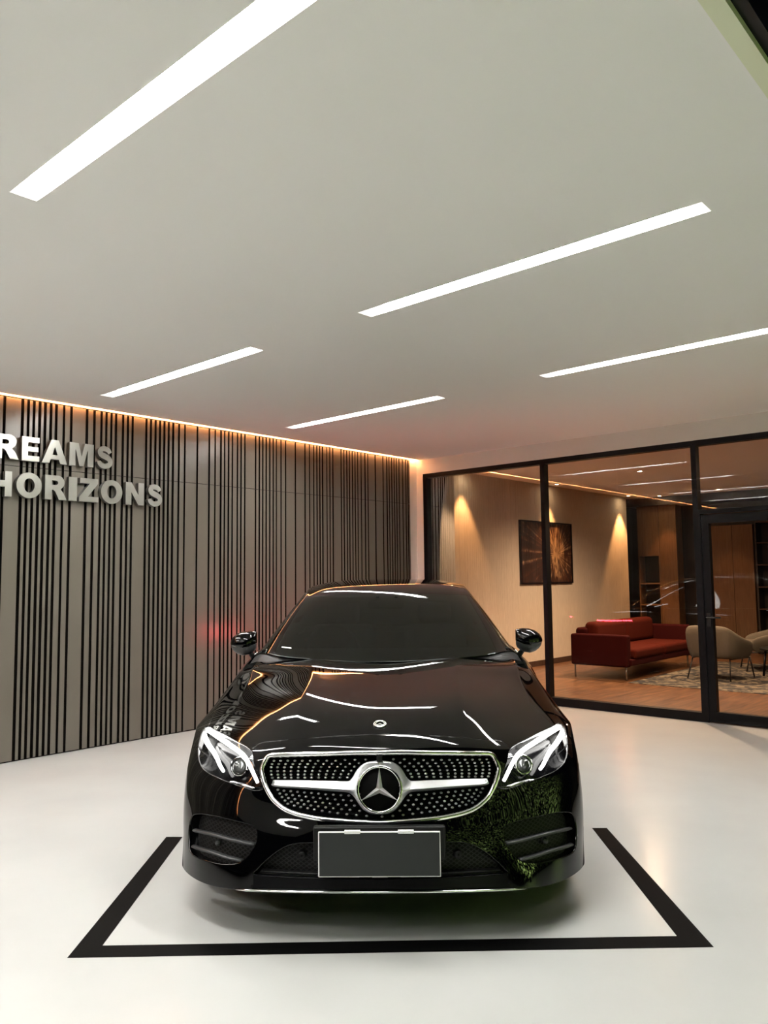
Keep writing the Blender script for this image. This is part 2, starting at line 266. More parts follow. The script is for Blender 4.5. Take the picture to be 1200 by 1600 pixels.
# ceiling with slots
xs=[-.0,.53,2.5,3.49,5.47,5.9]; slots_y=[-2.52,-4.52,-6.51,-8.52,-10.52]; hw=.055
xr=[(.53,2.5),(3.49,5.47)]
b=MB(); ys=sorted([YG,-12.5]+[y+d for y in slots_y for d in(-hw,hw)],reverse=True)
XC=[.045]+xs[1:]
for i in range(len(ys)-1):
    y1,y0=ys[i],ys[i+1]; slot=any(abs((y0+y1)/2-y)<.01 for y in slots_y)
    if not slot: b.box((.045,y0,HC),(5.9,y1,HC+.2))
    else:
        for x0,x1 in((.045,.53),(2.5,3.49),(5.47,5.9)) if y0>-10 else ((.045,3.49),(5.47,5.9)): b.box((x0,y0,HC),(x1,y1,HC+.2))
b.box((-.3,-12.5,HC+.06),(.045,YG,HC+.2))
room(b,'ceiling','ceil',label='flat off white plaster ceiling with recessed light slots',cat='ceiling')
b=MB().box((5.9,-12.5,HC-.004),(5.955,YG,HC+.2)); room(b,'trim_2','trimv',label='pale strip along the open edge of the ceiling',cat='trim')
b=MB().box((5.955,-12.5,HC+.02),(5.99,YG,HC+.25)); room(b,'trim_3','frame',label='dark edge outside the pale ceiling strip',cat='trim')
lab=['nearest full slot above the camera','','','','']
desc={(0,0):'long bright recessed ceiling light, rear row beside the slat wall',(1,0):'long bright recessed ceiling light, rear row cut by the right edge of the photo',
(0,1):'short bright recessed ceiling light, middle row near the slat wall',(1,1):'long bright recessed ceiling light, middle row on the right side over the car',
(0,2):'bright recessed ceiling light over the metal letters, left of the picture',(1,2):'widest bright recessed ceiling light, at the top left of the photo',
(0,3):'recessed ceiling light behind the camera on the slat wall side',(1,3):'recessed ceiling light behind the camera on the open side',
(0,4):'rearmost recessed ceiling light behind the camera on the slat wall side',(1,4):'rearmost recessed ceiling light behind the camera on the open side'}
for j,y in enumerate(slots_y):
    for i,(x0,x1) in enumerate(xr):
        if (i,j)==(0,4): continue
        t=rthing('ceiling_light',(x0+x1)/2,y,HC,desc[(i,j)],'ceiling light','recessed linear ceiling lights'); L=(x1-x0)/2-.001; w=hw-.001
        h=MB(); z1=.05; q=.12
        V=[(-L,-w,0),(L,-w,0),(L,w,0),(-L,w,0),(-L+q,-w,z1),(L-q,-w,z1),(L-q,w,z1),(-L+q,w,z1)]
        h.add(V,[(0,1,5,4),(2,3,7,6),(1,2,6,5),(3,0,4,7)]); h.build('housing','ceil',t,fixn=False)
        MB().box((-L+q,-w,z1-.012),(L-q,w,z1)).build('diffuser','lampw',t)
# slat wall
G=[5.117,4.995,4.969,4.945,4.921,4.898,4.874,4.85,4.824,4.803,4.777,4.753,4.728,4.706,4.681,4.636,4.614,4.571,4.547,4.427,4.401,4.357,4.332,4.288,4.265,4.24,4.217,4.191,4.169,4.146,4.122,4.076,4.052,4.026,4.003,3.978,3.955,3.835,3.811,3.787,3.764,3.737,3.713,3.689,3.665,3.641,3.617,3.593,3.57,3.544,3.519,3.476,3.455,3.408,3.389,3.264,3.243,3.121,3.1,3.047,3.03,2.98,2.956,2.93,2.912,2.882,2.861,2.833,2.814,2.767,2.749,2.721,2.702,2.671,2.653,2.529,2.509,2.479,2.458,2.432,2.413,2.385,2.365,2.336,2.316,2.286,2.268,2.241,2.225,2.175,2.158,2.11,2.092,1.968,1.949,1.824,1.805,1.754,1.737,1.689,1.672,1.64,1.622,1.595,1.577,1.553,1.532,1.481,1.467,1.434,1.418,1.387,1.368,1.248,1.231,1.203,1.185,1.153,1.135,1.11,1.092,1.059,1.043,1.012,.996,.967,.952,.908,.892,.841,.821,.788,.771,.656,.635,.512,.495,.442,.421,.397,.38,.349,.33,.3,.282,.257,.239,.207,.189,.137,.12,.074,.057,.033,.014,-.012]
sl=[(G[i],G[i+1]) for i in range(0,len(G),2)]
pat=[.044,.044,.12,.12,.044,.044,.024,.024,.024,.044,.024,.024,.12]+[.024]*6; x=5.117+.024; i=0
while x<12.4: sl.append((x+pat[i%len(pat)],x)); x+=pat[i%len(pat)]+.024; i+=1
b=MB()
for a,c in sl:
    for z0,z1 in((.012,2.393),(2.397,2.962)):
        b.box((-.022,-a,z0),(-.0012,-c,z1),1); b.box((-.0012,-a,z0),(0,-c,z1),0)
b.box((-.05,-12.5,0),(-.022,0,2.975),1)
room(b,'wall_left',['slat','groove'],label='taupe wall of vertical slats with dark grooves',cat='wall')
b=MB().box((-.3,0.012,0),(0,YG,HC+.1)).box((-.3,-12.5,0),(-.05,YG,HC+.1)); room(b,'wall_left_pier','white',label='narrow white wall end beside the black glass frame',cat='wall')
t=rthing('cove_light',.029,-6.2,HC-.004,'warm orange LED strip lining the top of the slat wall','cove light')
MB().box((0,-6.2,0),(.014,6.33,.012)).build('led_strip','cove',t)
# glass wall : header, frame, panes, door
b=MB().box((0,YG,2.786),(5.95,YG+.2,HC+.2)).box((0,YG,0),(.105,YG+.2,2.8)); room(b,'wall_back','white',label='white wall band above the black framed glazing',cat='wall')
D=.10; Y0g,Y1g=YG+.004,YG+D; yg=YG+.055
def win(name,parts,panes,label):
    w=empty(name,C0,RZ); tag(w,label,'window',kind='structure')
    f=MB()
    for p in parts: f.box(p[0],p[1])
    f.build('window_frame','frame',w)
    for (x0,z0,x1,z1) in panes: MB().add([(x0,yg,z0),(x1,yg,z0),(x1,yg,z1),(x0,yg,z1)],[(0,1,2,3)]).build('pane','glass',w)
    return w
win('window_1',[((.105,Y0g,.0),(.158,Y1g,2.786)),((.158,Y0g,2.731),(1.845,Y1g,2.786)),((.158,Y0g,0),(1.845,Y1g,.088)),((1.845,Y0g,0),(1.898,Y1g,2.786))],[(.158,.088,1.845,2.731)],'left bay of black framed glazing beside the slat wall')
win('window_2',[((1.8981,Y0g,2.731),(3.585,Y1g,2.786)),((1.8981,Y0g,0),(3.585,Y1g,.088)),((3.585,Y0g,0),(3.635,Y1g,2.786))],[(1.898,.088,2.763,2.731),(2.768,.088,3.585,2.731)],'wide middle bay of black framed glazing with a joint in the glass')
win('window_3',[((3.6351,Y0g,2.731),(4.75,Y1g,2.786)),((3.6351,Y0g,2.04),(4.75,Y1g,2.085)),((4.75,Y0g,0),(4.80,Y1g,2.786))],[(3.635,2.085,4.75,2.731)],'transom glazing above the black framed glass door')
win('window_4',[((4.8001,Y0g,2.731),(5.95,Y1g,2.786)),((4.8001,Y0g,0),(5.9,Y1g,.088)),((5.9,Y0g,0),(5.95,Y1g,2.786))],[(4.80,.088,5.9,2.731)],'glazing bay right of the glass door, outside the photo')
d=empty('door_1',C0,RZ); tag(d,'black framed glass door at the right edge','door',kind='structure')
f=MB(); a0,a1=3.655,4.73
f.box((3.6351,Y0g,0),(a0,Y1g,2.04)).box((a1,Y0g,0),(4.7499,Y1g,2.04)).box((a0,Y0g+.01,1.945),(a1,Y1g-.02,2.03)).box((a0,Y0g+.01,.008),(a1,Y1g-.02,.105)).box((a0,Y0g+.01,.1),(a0+.075,Y1g-.02,1.95)).box((a1-.075,Y0g+.01,.1),(a1,Y1g-.02,1.95))
f.build('door_frame','frame',d)
x0,x1=a0+.075,a1-.075; MB().add([(x0,yg,.105),(x1,yg,.105),(x1,yg,1.945),(x0,yg,1.945)],[(0,1,2,3)]).build('pane','glass',d)
h=MB().tube([(a0+.04,Y0g+.012,1.02),(a0+.04,Y0g-.04,1.02),(a0+.05,Y0g-.045,1.02),(a0+.17,Y0g-.045,1.02)],.009).box((a0+.02,Y0g,.93),(a0+.06,Y0g+.012,1.06)); h.build('door_handle','metal',d)
# lounge
b=MB().box((-3.2,YG+.2,-.05),(7,10,.0)).box((-.05,YG,-.05),(6,YG+.2,-.001)); room(b,'floor_lounge','lfloor',label='oak plank floor of the lounge behind the glass',cat='floor')
b=MB().box((-3.2,YG+.2,2.98),(7,10,3.1)); room(b,'ceiling_lounge','ceil',label='plain ceiling of the lounge behind the glass',cat='ceiling')
b=MB().box((-3.2,1.35,0),(-.294,2.0,2.98)).box((-3.2,2.004,0),(-.294,6.95,2.98)); room(b,'wall_lounge','wallpaper',label='beige cloth covered lounge wall with a framed picture',cat='wall')
b=MB().box((-3.2,YG+.2,0),(-3.0,1.35,2.98)).box((7,YG,0),(7.2,10,2.98)).box((5.95,YG,0),(7.2,YG+.2,3.1)); room(b,'wall_right','darkpan',label='dark lounge side wall outside the photo',cat='wall')
b=MB().box((-.294,1.34,0),(-.282,6.95,.088)).box((-3.0,1.338,0),(-.282,1.35,.088)); room(b,'baseboard_left','skirt',label='dark skirting board along the beige lounge wall',cat='skirting board')
b=MB().box((-3.2,7.9,0),(7,8.1,2.98)); room(b,'wall_far','darkpan',label='dark far wall of the lounge',cat='wall')
b=MB().box((-.5,7.35,2.82),(7,7.9,2.98)); room(b,'trim_4','darkpan',label='dark bulkhead above the walnut panels at the far wall',cat='trim')
def panel(x0,x1,z0,z1,name,label,y=7.5):
    o=MB().box((0,0,0),(x1-x0,.3,z1-z0)).build(name,'wood',loc=rw(x0,y,z0),rz=RZ,bevel=.004); return tag(o,label,'wall panel')
panel(.115,.46,0,2.82,'walnut_panel','tall walnut wall panel right of the dark shelf niche')
panel(1.12,1.50,0,2.36,'walnut_panel','walnut panel seen through the glass door, left one')
panel(1.505,1.87,0,2.36,'walnut_panel','walnut panel seen through the glass door, right one')
t=rthing('shelf_unit',-.33,7.5,0,'walnut shelf unit with dark open niches behind the sofa','shelf')
MB().box((0,0,1.83),(.44,.3,2.82)).box((0,0,0),(.02,.3,1.83)).box((.42,0,0),(.44,.3,1.83)).build('carcass','wood',t)
MB().box((.02,.26,.0),(.42,.28,1.83)).build('back_panel','darkpan',t)
for z in (.45,.85,1.27): MB().box((.02,0,z),(.42,.27,z+.025)).build('shelf','wood',t)
t=rthing('bookcase',1.9,7.5,0,'dark open bookcase at the right end of the far wall','bookcase')
MB().box((0,.3,0),(2.0,.33,2.4)).box((0,0,0),(.03,.3,2.4)).box((1.97,0,0),(2,.3,2.4)).build('carcass','darkpan',t)
for z in (.4,.8,1.2,1.6,2.0,2.38): MB().box((.03,0,z),(1.97,.3,z+.02)).build('shelf','skirt',t)
# picture
t=rthing('framed_picture',-.294,3.87,1.325,'framed brown and gold abstract picture on the beige lounge wall','picture')
f=MB()
for q in(((0,-.83,0),(.035,-.805,1.03)),((0,.805,0),(.035,.83,1.03)),((0,-.805,0),(.035,.805,.025)),((0,-.805,1.005),(.035,.805,1.03))): f.box(*q)
f.build('frame','frame',t)
o=MB().box((0,-.805,-.49),(.02,.805,.49)).build('print','art',t); o.location=(0,0,.515)
# downlights
def downlight(x,y,label,power=55,ang=62,aim=None,z=2.98):
    t=rthing('downlight',x,y,z,label,'downlight','lounge downlights')
    MB().lathe([(.0,-.002),(.03,-.002)],20).build('bulb','spot',t,fixn=False)
    MB().lathe([(.032,-.001),(.034,-.006),(.048,-.006),(.05,0)],24).build('trim_ring','whitepl',t)
    l=bpy.data.lights.new('downlight_beam','SPOT'); l.energy=power; l.color=(1,.66,.40) if ang>80 else (1,.47,.17); l.spot_size=math.radians(ang); l.spot_blend=1. if ang>150 else .5; l.shadow_soft_size=.05 if ang>80 else .03
    lo=bpy.data.objects.new('beam',l); COL.objects.link(lo); lo.parent=t; lo.location=(0,0,-.03)
    if aim: lo.rotation_euler=aim
    return t
downlight(-.10,1.52,'downlight at the near end of the beige lounge wall',42)
downlight(-.10,3.95,'downlight above the framed picture',42)
downlight(-.10,6.65,'downlight at the far end of the beige lounge wall',60)
downlight(.3,7.15,'downlight in front of the shelf niche',16)
downlight(1.5,6.9,'downlight in front of the walnut panels',12)
downlight(1.6,3.4,'downlight over the red sofa',135,152)
downlight(3.3,4.2,'downlight over the beige armchairs',55,172)
downlight(2.7,1.2,'downlight just behind the glass wall',105,126)
downlight(4.9,2.6,'downlight behind the glass door',38,172)
downlight(-.85,.85,'added fill lamp just behind the glass, brightening the lounge wall end',34,110)  # added fill lamp, no lounge fixture: lifts the dim end face of the wall
# sofa
def rbox(mb,a,b2,mi=0): return mb.box(a,b2,mi)
t=rthing('sofa',.82,2.58,0,'dark red two seat sofa against the beige lounge wall','sofa')
MB().box((.02,.06,.20),(.90,2.2,.29)).build('seat_base','redd',t,bevel=.02)
MB().box((0,0,.18),(.86,.14,.62)).build('armrest','redd',t,bevel=.03)
MB().box((0,2.16,.18),(.86,2.30,.66)).build('armrest','redd',t,bevel=.03)
for i in range(2): MB().box((.2,.15+i*1.005,.28),(.92,1.145+i*1.005,.43)).build('seat_cushion','red',t,bevel=.05)
MB().box((.0,.14,.28),(.2,2.16,.70)).build('backrest','redd',t,bevel=.05)
for i in range(2):
    o=MB().box((.12,.18+i*.99,.42),(.33,1.15+i*.99,.78)).build('back_cushion','red',t,bevel=.07)
for x_,y_ in((.04,.05),(.82,.05),(.04,2.22),(.82,2.22)): MB().tube([(x_,y_,0),(x_,y_,.2)],.013).build('leg','leg',t)
# rug
o=MB().box((0,0,0),(3.6,3.4,.006)).build('rug','rug',loc=rw(1.75,2.42,.0),rz=RZ); tag(o,'dark and cream patterned rug under the armchairs','rug')
# armchairs
def armchair(x,y,rz,label):
    t=rthing('armchair',x,y,.014,label,'armchair','beige lounge armchairs',rz)   # faces local +y
    MB().box((-.27,-.27,.30),(.27,.33,.44)).build('seat','beige',t,bevel=.05)
    # shell: curved back flowing into arms
    P=[(-.40,.30,.50),(-.41,.05,.55),(-.40,-.20,.62),(-.33,-.36,.73),(-.24,-.385,.76),(.24,-.385,.76),(.33,-.36,.73),(.40,-.20,.62),(.41,.05,.55),(.40,.30,.50)]
    B=[(.86*x_,.9*y_,.27) for x_,y_,z_ in P]; V=[]; F=[]; n=len(P)
    for k,(p,q) in enumerate(zip(P,B)):
        c=Vector((p[0],p[1],0)); inn=Vector((p[0]*.84,p[1]*.84+.02,p[2]-.01)); V+=[q,p,tuple(inn),(q[0]*.84,q[1]*.84+.02,.27)]
    for k in range(n-1):
        for j in range(4): a=k*4+j;c=k*4+(j+1)%4; F.append((a,c,c+4,a+4))
    F+=[(0,3,2,1),(4*n-4,4*n-3,4*n-2,4*n-1)]
    MB().add(V,F).build('backrest','beige',t,sub=2)
    for sx in(-1,1):
        MB().tube([(sx*.30,.27,.30),(sx*.33,.33,.0)],.010).build('leg','metal',t)
        MB().tube([(sx*.26,-.24,.30),(sx*.30,-.34,.0)],.010).build('leg','metal',t)
        MB().tube([(sx*.30,.27,.28),(sx*.26,-.24,.28)],.009).build('side_rail','metal',t)
    return t
armchair(2.55,3.62,math.radians(-6),'beige armchair turned away from the glass, beside the red sofa')
armchair(2.78,4.95,math.radians(115),'beige armchair facing the sofa, behind the glass door')
armchair(4.3,4.4,math.radians(100),'beige armchair right of the black side table, outside the photo')
t=rthing('side_table',3.18,4.25,.014,'low round black table between the beige armchairs','table')
MB().lathe([(0,.36),(.27,.36),(.28,.37),(.28,.385),(.27,.395),(0,.395)],32).build('tabletop','plastic',t)
for k in range(4):
    a=k*math.pi/2+.4; MB().tube([(.2*math.cos(a),.2*math.sin(a),.36),(.24*math.cos(a),.24*math.sin(a),0)],.016).build('leg','plastic',t)
MB().tube([(.21*math.cos(k*math.pi/12),.21*math.sin(k*math.pi/12),.1) for k in range(24)],.008,closed=True).build('ring','plastic',t)
# ------------------------------------------------------------------ metal letters
def arc(cx,cy,rx,ry,a0,a1,n=14): return [(cx+rx*math.cos(math.radians(a0+(a1-a0)*i/n)),cy+ry*math.sin(math.radians(a0+(a1-a0)*i/n))) for i in range(n+1)]
def sstroke():
    P=[(.74,.70),(.66,.82),(.50,.885),(.34,.87),(.235,.78),(.235,.68),(.32,.60),(.5,.535),(.67,.46),(.755,.36),(.75,.24),(.65,.14),(.49,.105),(.33,.13),(.22,.22),(.18,.32)]
    W=[.10,.115,.115,.115,.12,.125,.13,.135,.13,.125,.12,.115,.115,.115,.115,.10]
    Q=dens([(a,b_) for a,b_ in P],4,False); n=len(Q); L=[];R=[]
    for i,(x_,y_) in enumerate(Q):
        a=Q[max(i-1,0)];c=Q[min(i+1,n-1)];t=Vector((c[0]-a[0],c[1]-a[1])).normalized(); w=float(np.interp(i/(n-1),np.linspace(0,1,len(W)),W))
        L.append((x_-t.y*w,y_+t.x*w));R.append((x_+t.y*w,y_-t.x*w))
    return [L+R[::-1]]
def dens(pts,k=4,closed=True):
    P=np.array(pts,float); n=len(P); out=[]
    for i in range(n if closed else n-1):
        p0,p1,p2,p3=(P[(i-1)%n],P[i],P[(i+1)%n],P[(i+2)%n]) if closed else (P[max(i-1,0)],P[i],P[i+1],P[min(i+2,n-1)])
        for j in range(k):
            t=j/k; out.append(tuple(.5*((2*p1)+(-p0+p2)*t+(2*p0-5*p1+4*p2-p3)*t*t+(-p0+3*p1-3*p2+p3)*t**3)))
    if not closed: out.append(tuple(P[-1]))
    return out
def pip(poly,x,y):
    x=np.asarray(x);y=np.asarray(y);P=np.array(poly);c=np.zeros(x.shape,bool);n=len(P)
    for i in range(n):
        x0,y0=P[i];x1,y1=P[(i+1)%n]
        if y0==y1: continue
        m=((y0>y)!=(y1>y))&(x<(x1-x0)*(y-y0)/(y1-y0)+x0); c^=m
    return c
def tri2d(loops,extra=(),lines=()):
    V=[];E=[]
    for L in loops:
        k=len(V);n=len(L);V+=[Vector((float(a),float(b_))) for a,b_ in L];E+=[(k+i,k+(i+1)%n) for i in range(n)]
    for L in lines:
        k=len(V);n=len(L);V+=[Vector((float(a),float(b_))) for a,b_ in L];E+=[(k+i,k+i+1) for i in range(n-1)]
    V+=[Vector((float(a),float(b_))) for a,b_ in extra]
    r=geometry.delaunay_2d_cdt(V,E,[],0,1e-6)
    return np.array([(v.x,v.y) for v in r[0]]),np.array([f for f in r[2] if len(f)==3])
LET={
'E':[[(.08,0),(.92,0),(.92,.22),(.37,.22),(.37,.40),(.86,.40),(.86,.60),(.37,.60),(.37,.78),(.91,.78),(.91,1),(.08,1)]],
'A':[[(-.03,0),(.28,0),(.34,.17),(.68,.17),(.74,0),(1.04,0),(.66,1),(.35,1)],[(.40,.36),(.62,.36),(.51,.70)]],
'M':[[(.03,0),(.27,0),(.27,.72),(.43,0),(.60,0),(.76,.72),(.76,0),(1.0,0),(1.0,1),(.64,1),(.515,.42),(.39,1),(.03,1)]],
'H':[[(.06,0),(.36,0),(.36,.38),(.66,.38),(.66,0),(.96,0),(.96,1),(.66,1),(.66,.63),(.36,.63),(.36,1),(.06,1)]],
'I':[[(.0,0),(1,0),(1,1),(0,1)]],
'Z':[[(.04,0),(.96,0),(.96,.22),(.46,.22),(.94,.80),(.94,1),(.07,1),(.07,.78),(.54,.78),(.04,.18)]],
'N':[[(.04,0),(.33,0),(.33,.55),(.68,0),(.97,0),(.97,1),(.68,1),(.68,.46),(.34,1),(.04,1)]],
'O':[arc(.5,.5,.50,.52,0,360,48)[:-1],arc(.5,.5,.21,.29,0,360,36)[:-1]],
'D':[[(.06,0)]+arc(.46,.5,.48,.5,-90,90,20)+[(.06,1)],[(.36,.24)]+arc(.44,.5,.21,.26,-90,90,16)+[(.36,.76)]],
'R':[[(.05,0),(.36,0),(.36,.40),(.42,.40),(.50,.34),(.68,0),(1.03,0),(.86,.31),(.74,.43)]+arc(.62,.715,.30,.285,-55,90,12)+[(.05,1)],[(.36,.60)]+arc(.52,.695,.11,.095,-90,90,8)+[(.36,.79)]],
'S':sstroke()}
def letter(ch,ynear,yfar,z0,z1,word,row):
    loops=LET[ch]; V,T=tri2d(loops); c=V[T].mean(1); ins=np.zeros(len(T),bool)
    for L in loops: ins^=pip(L,c[:,0],c[:,1])
    T=T[ins]; w=ynear-yfar; h=z1-z0
    # local: x = depth off wall, y = along the wall (letters read from near to far), z up
    f=[( .045,float(v[0])*w,float(v[1])*h) for v in V]; k=[(.0,p[1],p[2]) for p in f]; n=len(f)
    F=[tuple(t) for t in T]+[tuple(n+i for i in t[::-1]) for t in T]; mi=[0]*len(F)
    cnt={}
    for t in T:
        for i in range(3): e=(t[i],t[(i+1)%3]); cnt[tuple(sorted(e))]=cnt.get(tuple(sorted(e)),0)+1
    mb=MB(); mb.v=f+k; mb.f=F; mb.mi=mi
    for (a,c2),q in cnt.items():
        if q==1: mb.f.append((int(a),int(c2),int(n+c2),int(n+a))); mb.mi.append(1)
    mb.f=[tuple(int(i) for i in q) for q in mb.f]; mb.sm=[False]*len(mb.f)
    o=mb.build('sign_letter',['steel','steelside'],loc=rw(.012,-ynear,z0),rz=RZ)
    tag(o,f'brushed steel letter {ch}, {word} {row}','sign letter','steel wall sign letters')
Z1=(2.441,2.641);Z2=(2.134,2.339)
for ch,a,c,wd in(('D',5.45,5.245,'first letter, left of R,'),('R',5.235,5.033,'left of the E'),('E',5.017,4.843,'between R and A'),('A',4.829,4.623,'between E and M'),('M',4.604,4.376,'left of the S'),('S',4.356,4.172,'last letter')):
    letter(ch,a,c,*Z1,wd,'of the upper word')
for ch,a,c,wd in(('H',5.255,5.07,'first letter'),('O',5.041,4.831,'right of the H'),('R',4.813,4.619,'left of the I'),('I',4.597,4.522,'between R and Z'),('Z',4.51,4.316,'right of the I'),('O',4.30,4.092,'between Z and N'),('N',4.067,3.868,'left of the S'),('S',3.847,3.66,'last letter')):
    letter(ch,a,c,*Z2,wd,'of the lower word')
# ------------------------------------------------------------------ floor tape (U shape)
def tape(name,pts,label):
    o=MB().prism(pts,0,.0012).build(name,'tape',loc=(0,0,0.0004)); tag(o,label,'floor tape')
tape('floor_tape',[(-1.231,3.179),(1.253,3.207),(1.25,4.683),(1.167,4.686),(1.147,3.304),(-1.132,3.278),(-1.153,4.610),(-1.244,4.614)],'U-shaped black tape marking on the white floor around the car front')
# ------------------------------------------------------------------ CAR
YAW=math.radians(1.15)
car=empty('car',(-.033,3.26,0),-YAW); tag(car,'glossy black two door coupe with lit headlights parked nose first','car')
def meshobj(name,V,F,m,parent,normals=None):
    me=bpy.data.meshes.new(name); me.from_pydata([tuple(map(float,v)) for v in V],[],[tuple(int(i) for i in f) for f in F]); me.materials.append(M[m])
    me.polygons.foreach_set('use_smooth',[True]*len(me.polygons)); me.update()
    if normals is not None: me.normals_split_custom_set_from_vertices([tuple(map(float,n)) for n in normals])
    o=bpy.data.objects.new(name,me); COL.objects.link(o); o.parent=parent; return o
def skin(patch,UV,T,off=0.,hem=None,gap=.0015,mirror=None):
    """surface piece -> V,F,N ; hem(uv)->depth of the folded edge"""
    used=np.unique(T); mp=-np.ones(len(UV),int); mp[used]=np.arange(len(used)); T=mp[T]; uv=UV[used]
    P=patch.pos(uv[:,0],uv[:,1]); N=patch.nrm(uv[:,0],uv[:,1])
    if off: P=P-off*N
    # orient triangles outward
    fn=np.cross(P[T[:,1]]-P[T[:,0]],P[T[:,2]]-P[T[:,0]]); fl=(fn*N[T[:,0]]).sum(1)<0; T[fl]=T[fl][:,::-1]
    V=P.copy(); F=T.tolist(); NN=N.copy()
    if hem is not None:
        e=np.concatenate([T[:,[0,1]],T[:,[1,2]],T[:,[2,0]]]); o3=np.concatenate([T[:,2],T[:,0],T[:,1]])
        key=np.sort(e,1); _,idx,cnt=np.unique(key,axis=0,return_index=True,return_counts=True)
        be=idx[cnt==1]; be=[k for k in be if not (uv[e[k,0],0]<1e-3 and uv[e[k,1],0]<1e-3)]
        out=np.zeros_like(P)
        for k in be:
            a,b_=e[k]; d=P[b_]-P[a]; o_=np.cross(d,N[a]); o_/=np.linalg.norm(o_)+1e-9; out[a]+=o_; out[b_]+=o_
        l=np.linalg.norm(out,axis=1,keepdims=True); out=out/(l+1e-9)
        bv=np.where(l[:,0]>1e-6)[0]
        z=uv[bv,0]<1e-3; 
        oo=out[bv].copy(); oo[z,0]=0
        V[bv]-=gap*oo
        r=.003
        A=V[bv]+oo*r*.0; ids={int(v):i for i,v in enumerate(bv)}; nb=len(bv); base=len(V)
        dep=np.array([hem(u_,v_) for u_,v_ in uv[bv]])[:,None]
        # rings: lip (tilted normal), then wall pair
        r1=V[bv]+oo*r*.7-N[bv]*r*.6; r2=V[bv]+oo*r-N[bv]*r*2; r3=V[bv]+oo*r-N[bv]*dep
        n1=oo+N[bv]; n1/=np.linalg.norm(n1,axis=1,keepdims=True)+1e-9
        V=np.concatenate([V,r1,r2,r3]); NN=np.concatenate([NN,n1,oo,oo])
        for k in be:
            a,b_=e[k]; i,j=ids[int(a)],ids[int(b_)]
            c0=(a,b_,base+j,base+i); F+=[[int(q) for q in c0][::-1]]
            for s_ in(0,1): F.append([base+s_*nb+i,base+(s_+1)*nb+i,base+(s_+1)*nb+j,base+s_*nb+j])
    return V,F,NN
def mirrored(V,F,N): s_=np.array([-1,1,1]); return V*s_,[list(f)[::-1] for f in F],N*s_
def both(V,F,N):
    V2,F2,N2=mirrored(V,F,N); k=len(V); return np.concatenate([V,V2]),list(F)+[[i+k for i in f] for f in F2],np.concatenate([N,N2])
LP={k:[tuple(p) for p in v] for k,v in UVD.items()}
def half(L):
    L=[list(p) for p in L]; 
    if L[0][0]<.06: L[0][0]=0.
    if L[-1][0]<.06: L[-1][0]=0.
    return L
gr=dens(half(LP['grille']),4,False); it=dens(half(LP['intake'])[:6],4,False)[:-1]+dens(half(LP['intake'])[5:],4,False)
vt=dens(LP['vent'],4); lm=dens(LP['lamp'],4)
hs=dens(half(LP['hoodseam']),3,False); ss=LP['sideseam'][:-1]+[(5.97,11.9),(6.0,12.0)]; ss=dens(ss,3,False); bs=LP['bseam'][:-1]+[(8.0,LP['bseam'][-1][1])]
lc=np.mean(lm,0); 
hoodpoly=hs+[tuple(lc)]+ss+[(0,12)]
fendpoly=ss[::-1]+[tuple(lc)]+bs+[(8,12)]
gx=np.linspace(0,8,97); gy=np.linspace(0,12,181); GX,GY=np.meshgrid(gx,gy); ext=np.stack([GX.ravel(),GY.ravel()],1)
allp=np.array(gr+it+vt+lm+hs+ss+bs)
keep=np.ones(len(ext),bool)
for k,(a,c) in enumerate(ext):
    if 0<a<8 and 0<c<12: keep[k]=(np.hypot(allp[:,0]-a,allp[:,1]-c).min()>.028)
ext=ext[keep]
UVv,TT=tri2d([vt,lm],ext,[gr,it,hs,ss,bs])
cc=UVv[TT].mean(1); cu,cv=cc[:,0],cc[:,1]
ar=np.abs(np.cross(UVv[TT[:,1]]-UVv[TT[:,0]],UVv[TT[:,2]]-UVv[TT[:,0]])); ok=ar>1e-9
cls=np.full(len(TT),'front_bumper',dtype=object)
cls[pip(hoodpoly,cu,cv)]='hood'; cls[pip(fendpoly,cu,cv)]='fender'
cls[pip([(-.5,gr[0][1])]+gr+[(-.5,gr[-1][1])],cu,cv)]='grille'; cls[pip([(-.5,it[0][1])]+it+[(-.5,it[-1][1])],cu,cv)]='intake'
cls[pip(vt,cu,cv)]='vent'; cls[pip(lm,cu,cv)]='lamp'
_b=half(LP['intake'])[7:]; cls[(cls=='front_bumper')&pip([(-.5,-1),(-.5,_b[-1][1])]+[tuple(q) for q in _b[::-1]]+[(_b[0][0]+.12,-1)],cu,cv)]='splitter'
cls[~ok]=''
loopsnp={'vent':(np.array(vt),.06),'lamp':(np.array(lm),.085),'grille':(np.array(gr),.06),'intake':(np.array(it),.06)}
def hem(u_,v_):
    d=.012
    for k,(L,q) in loopsnp.items():
        if np.hypot(L[:,0]-u_,L[:,1]-v_).min()<.02: d=max(d,q)
    return d
for nm in('hood','front_bumper'):
    V,F,N=both(*skin(nose,UVv,TT[cls==nm],hem=hem)); meshobj(nm,V,F,'paint',car,N)
V,F,N=both(*skin(nose,UVv,TT[cls=='splitter'],hem=lambda a,b_:.02)); meshobj('splitter',V,F,'splitm',car,N)
V,F,N=skin(nose,UVv,TT[cls=='fender'],hem=hem); meshobj('fender',V,F,'paint',car,N); meshobj('fender',*mirrored(V,F,N)[:2],'paint',car,mirrored(V,F,N)[2])
def npos(uv,off=0):
    U=np.array([p[0] for p in uv],float);W=np.array([p[1] for p in uv],float); return nose.pos(U,W)-off*nose.nrm(U,W)
def nn(uv): return nose.nrm(np.array([p[0] for p in uv],float),np.array([p[1] for p in uv],float))
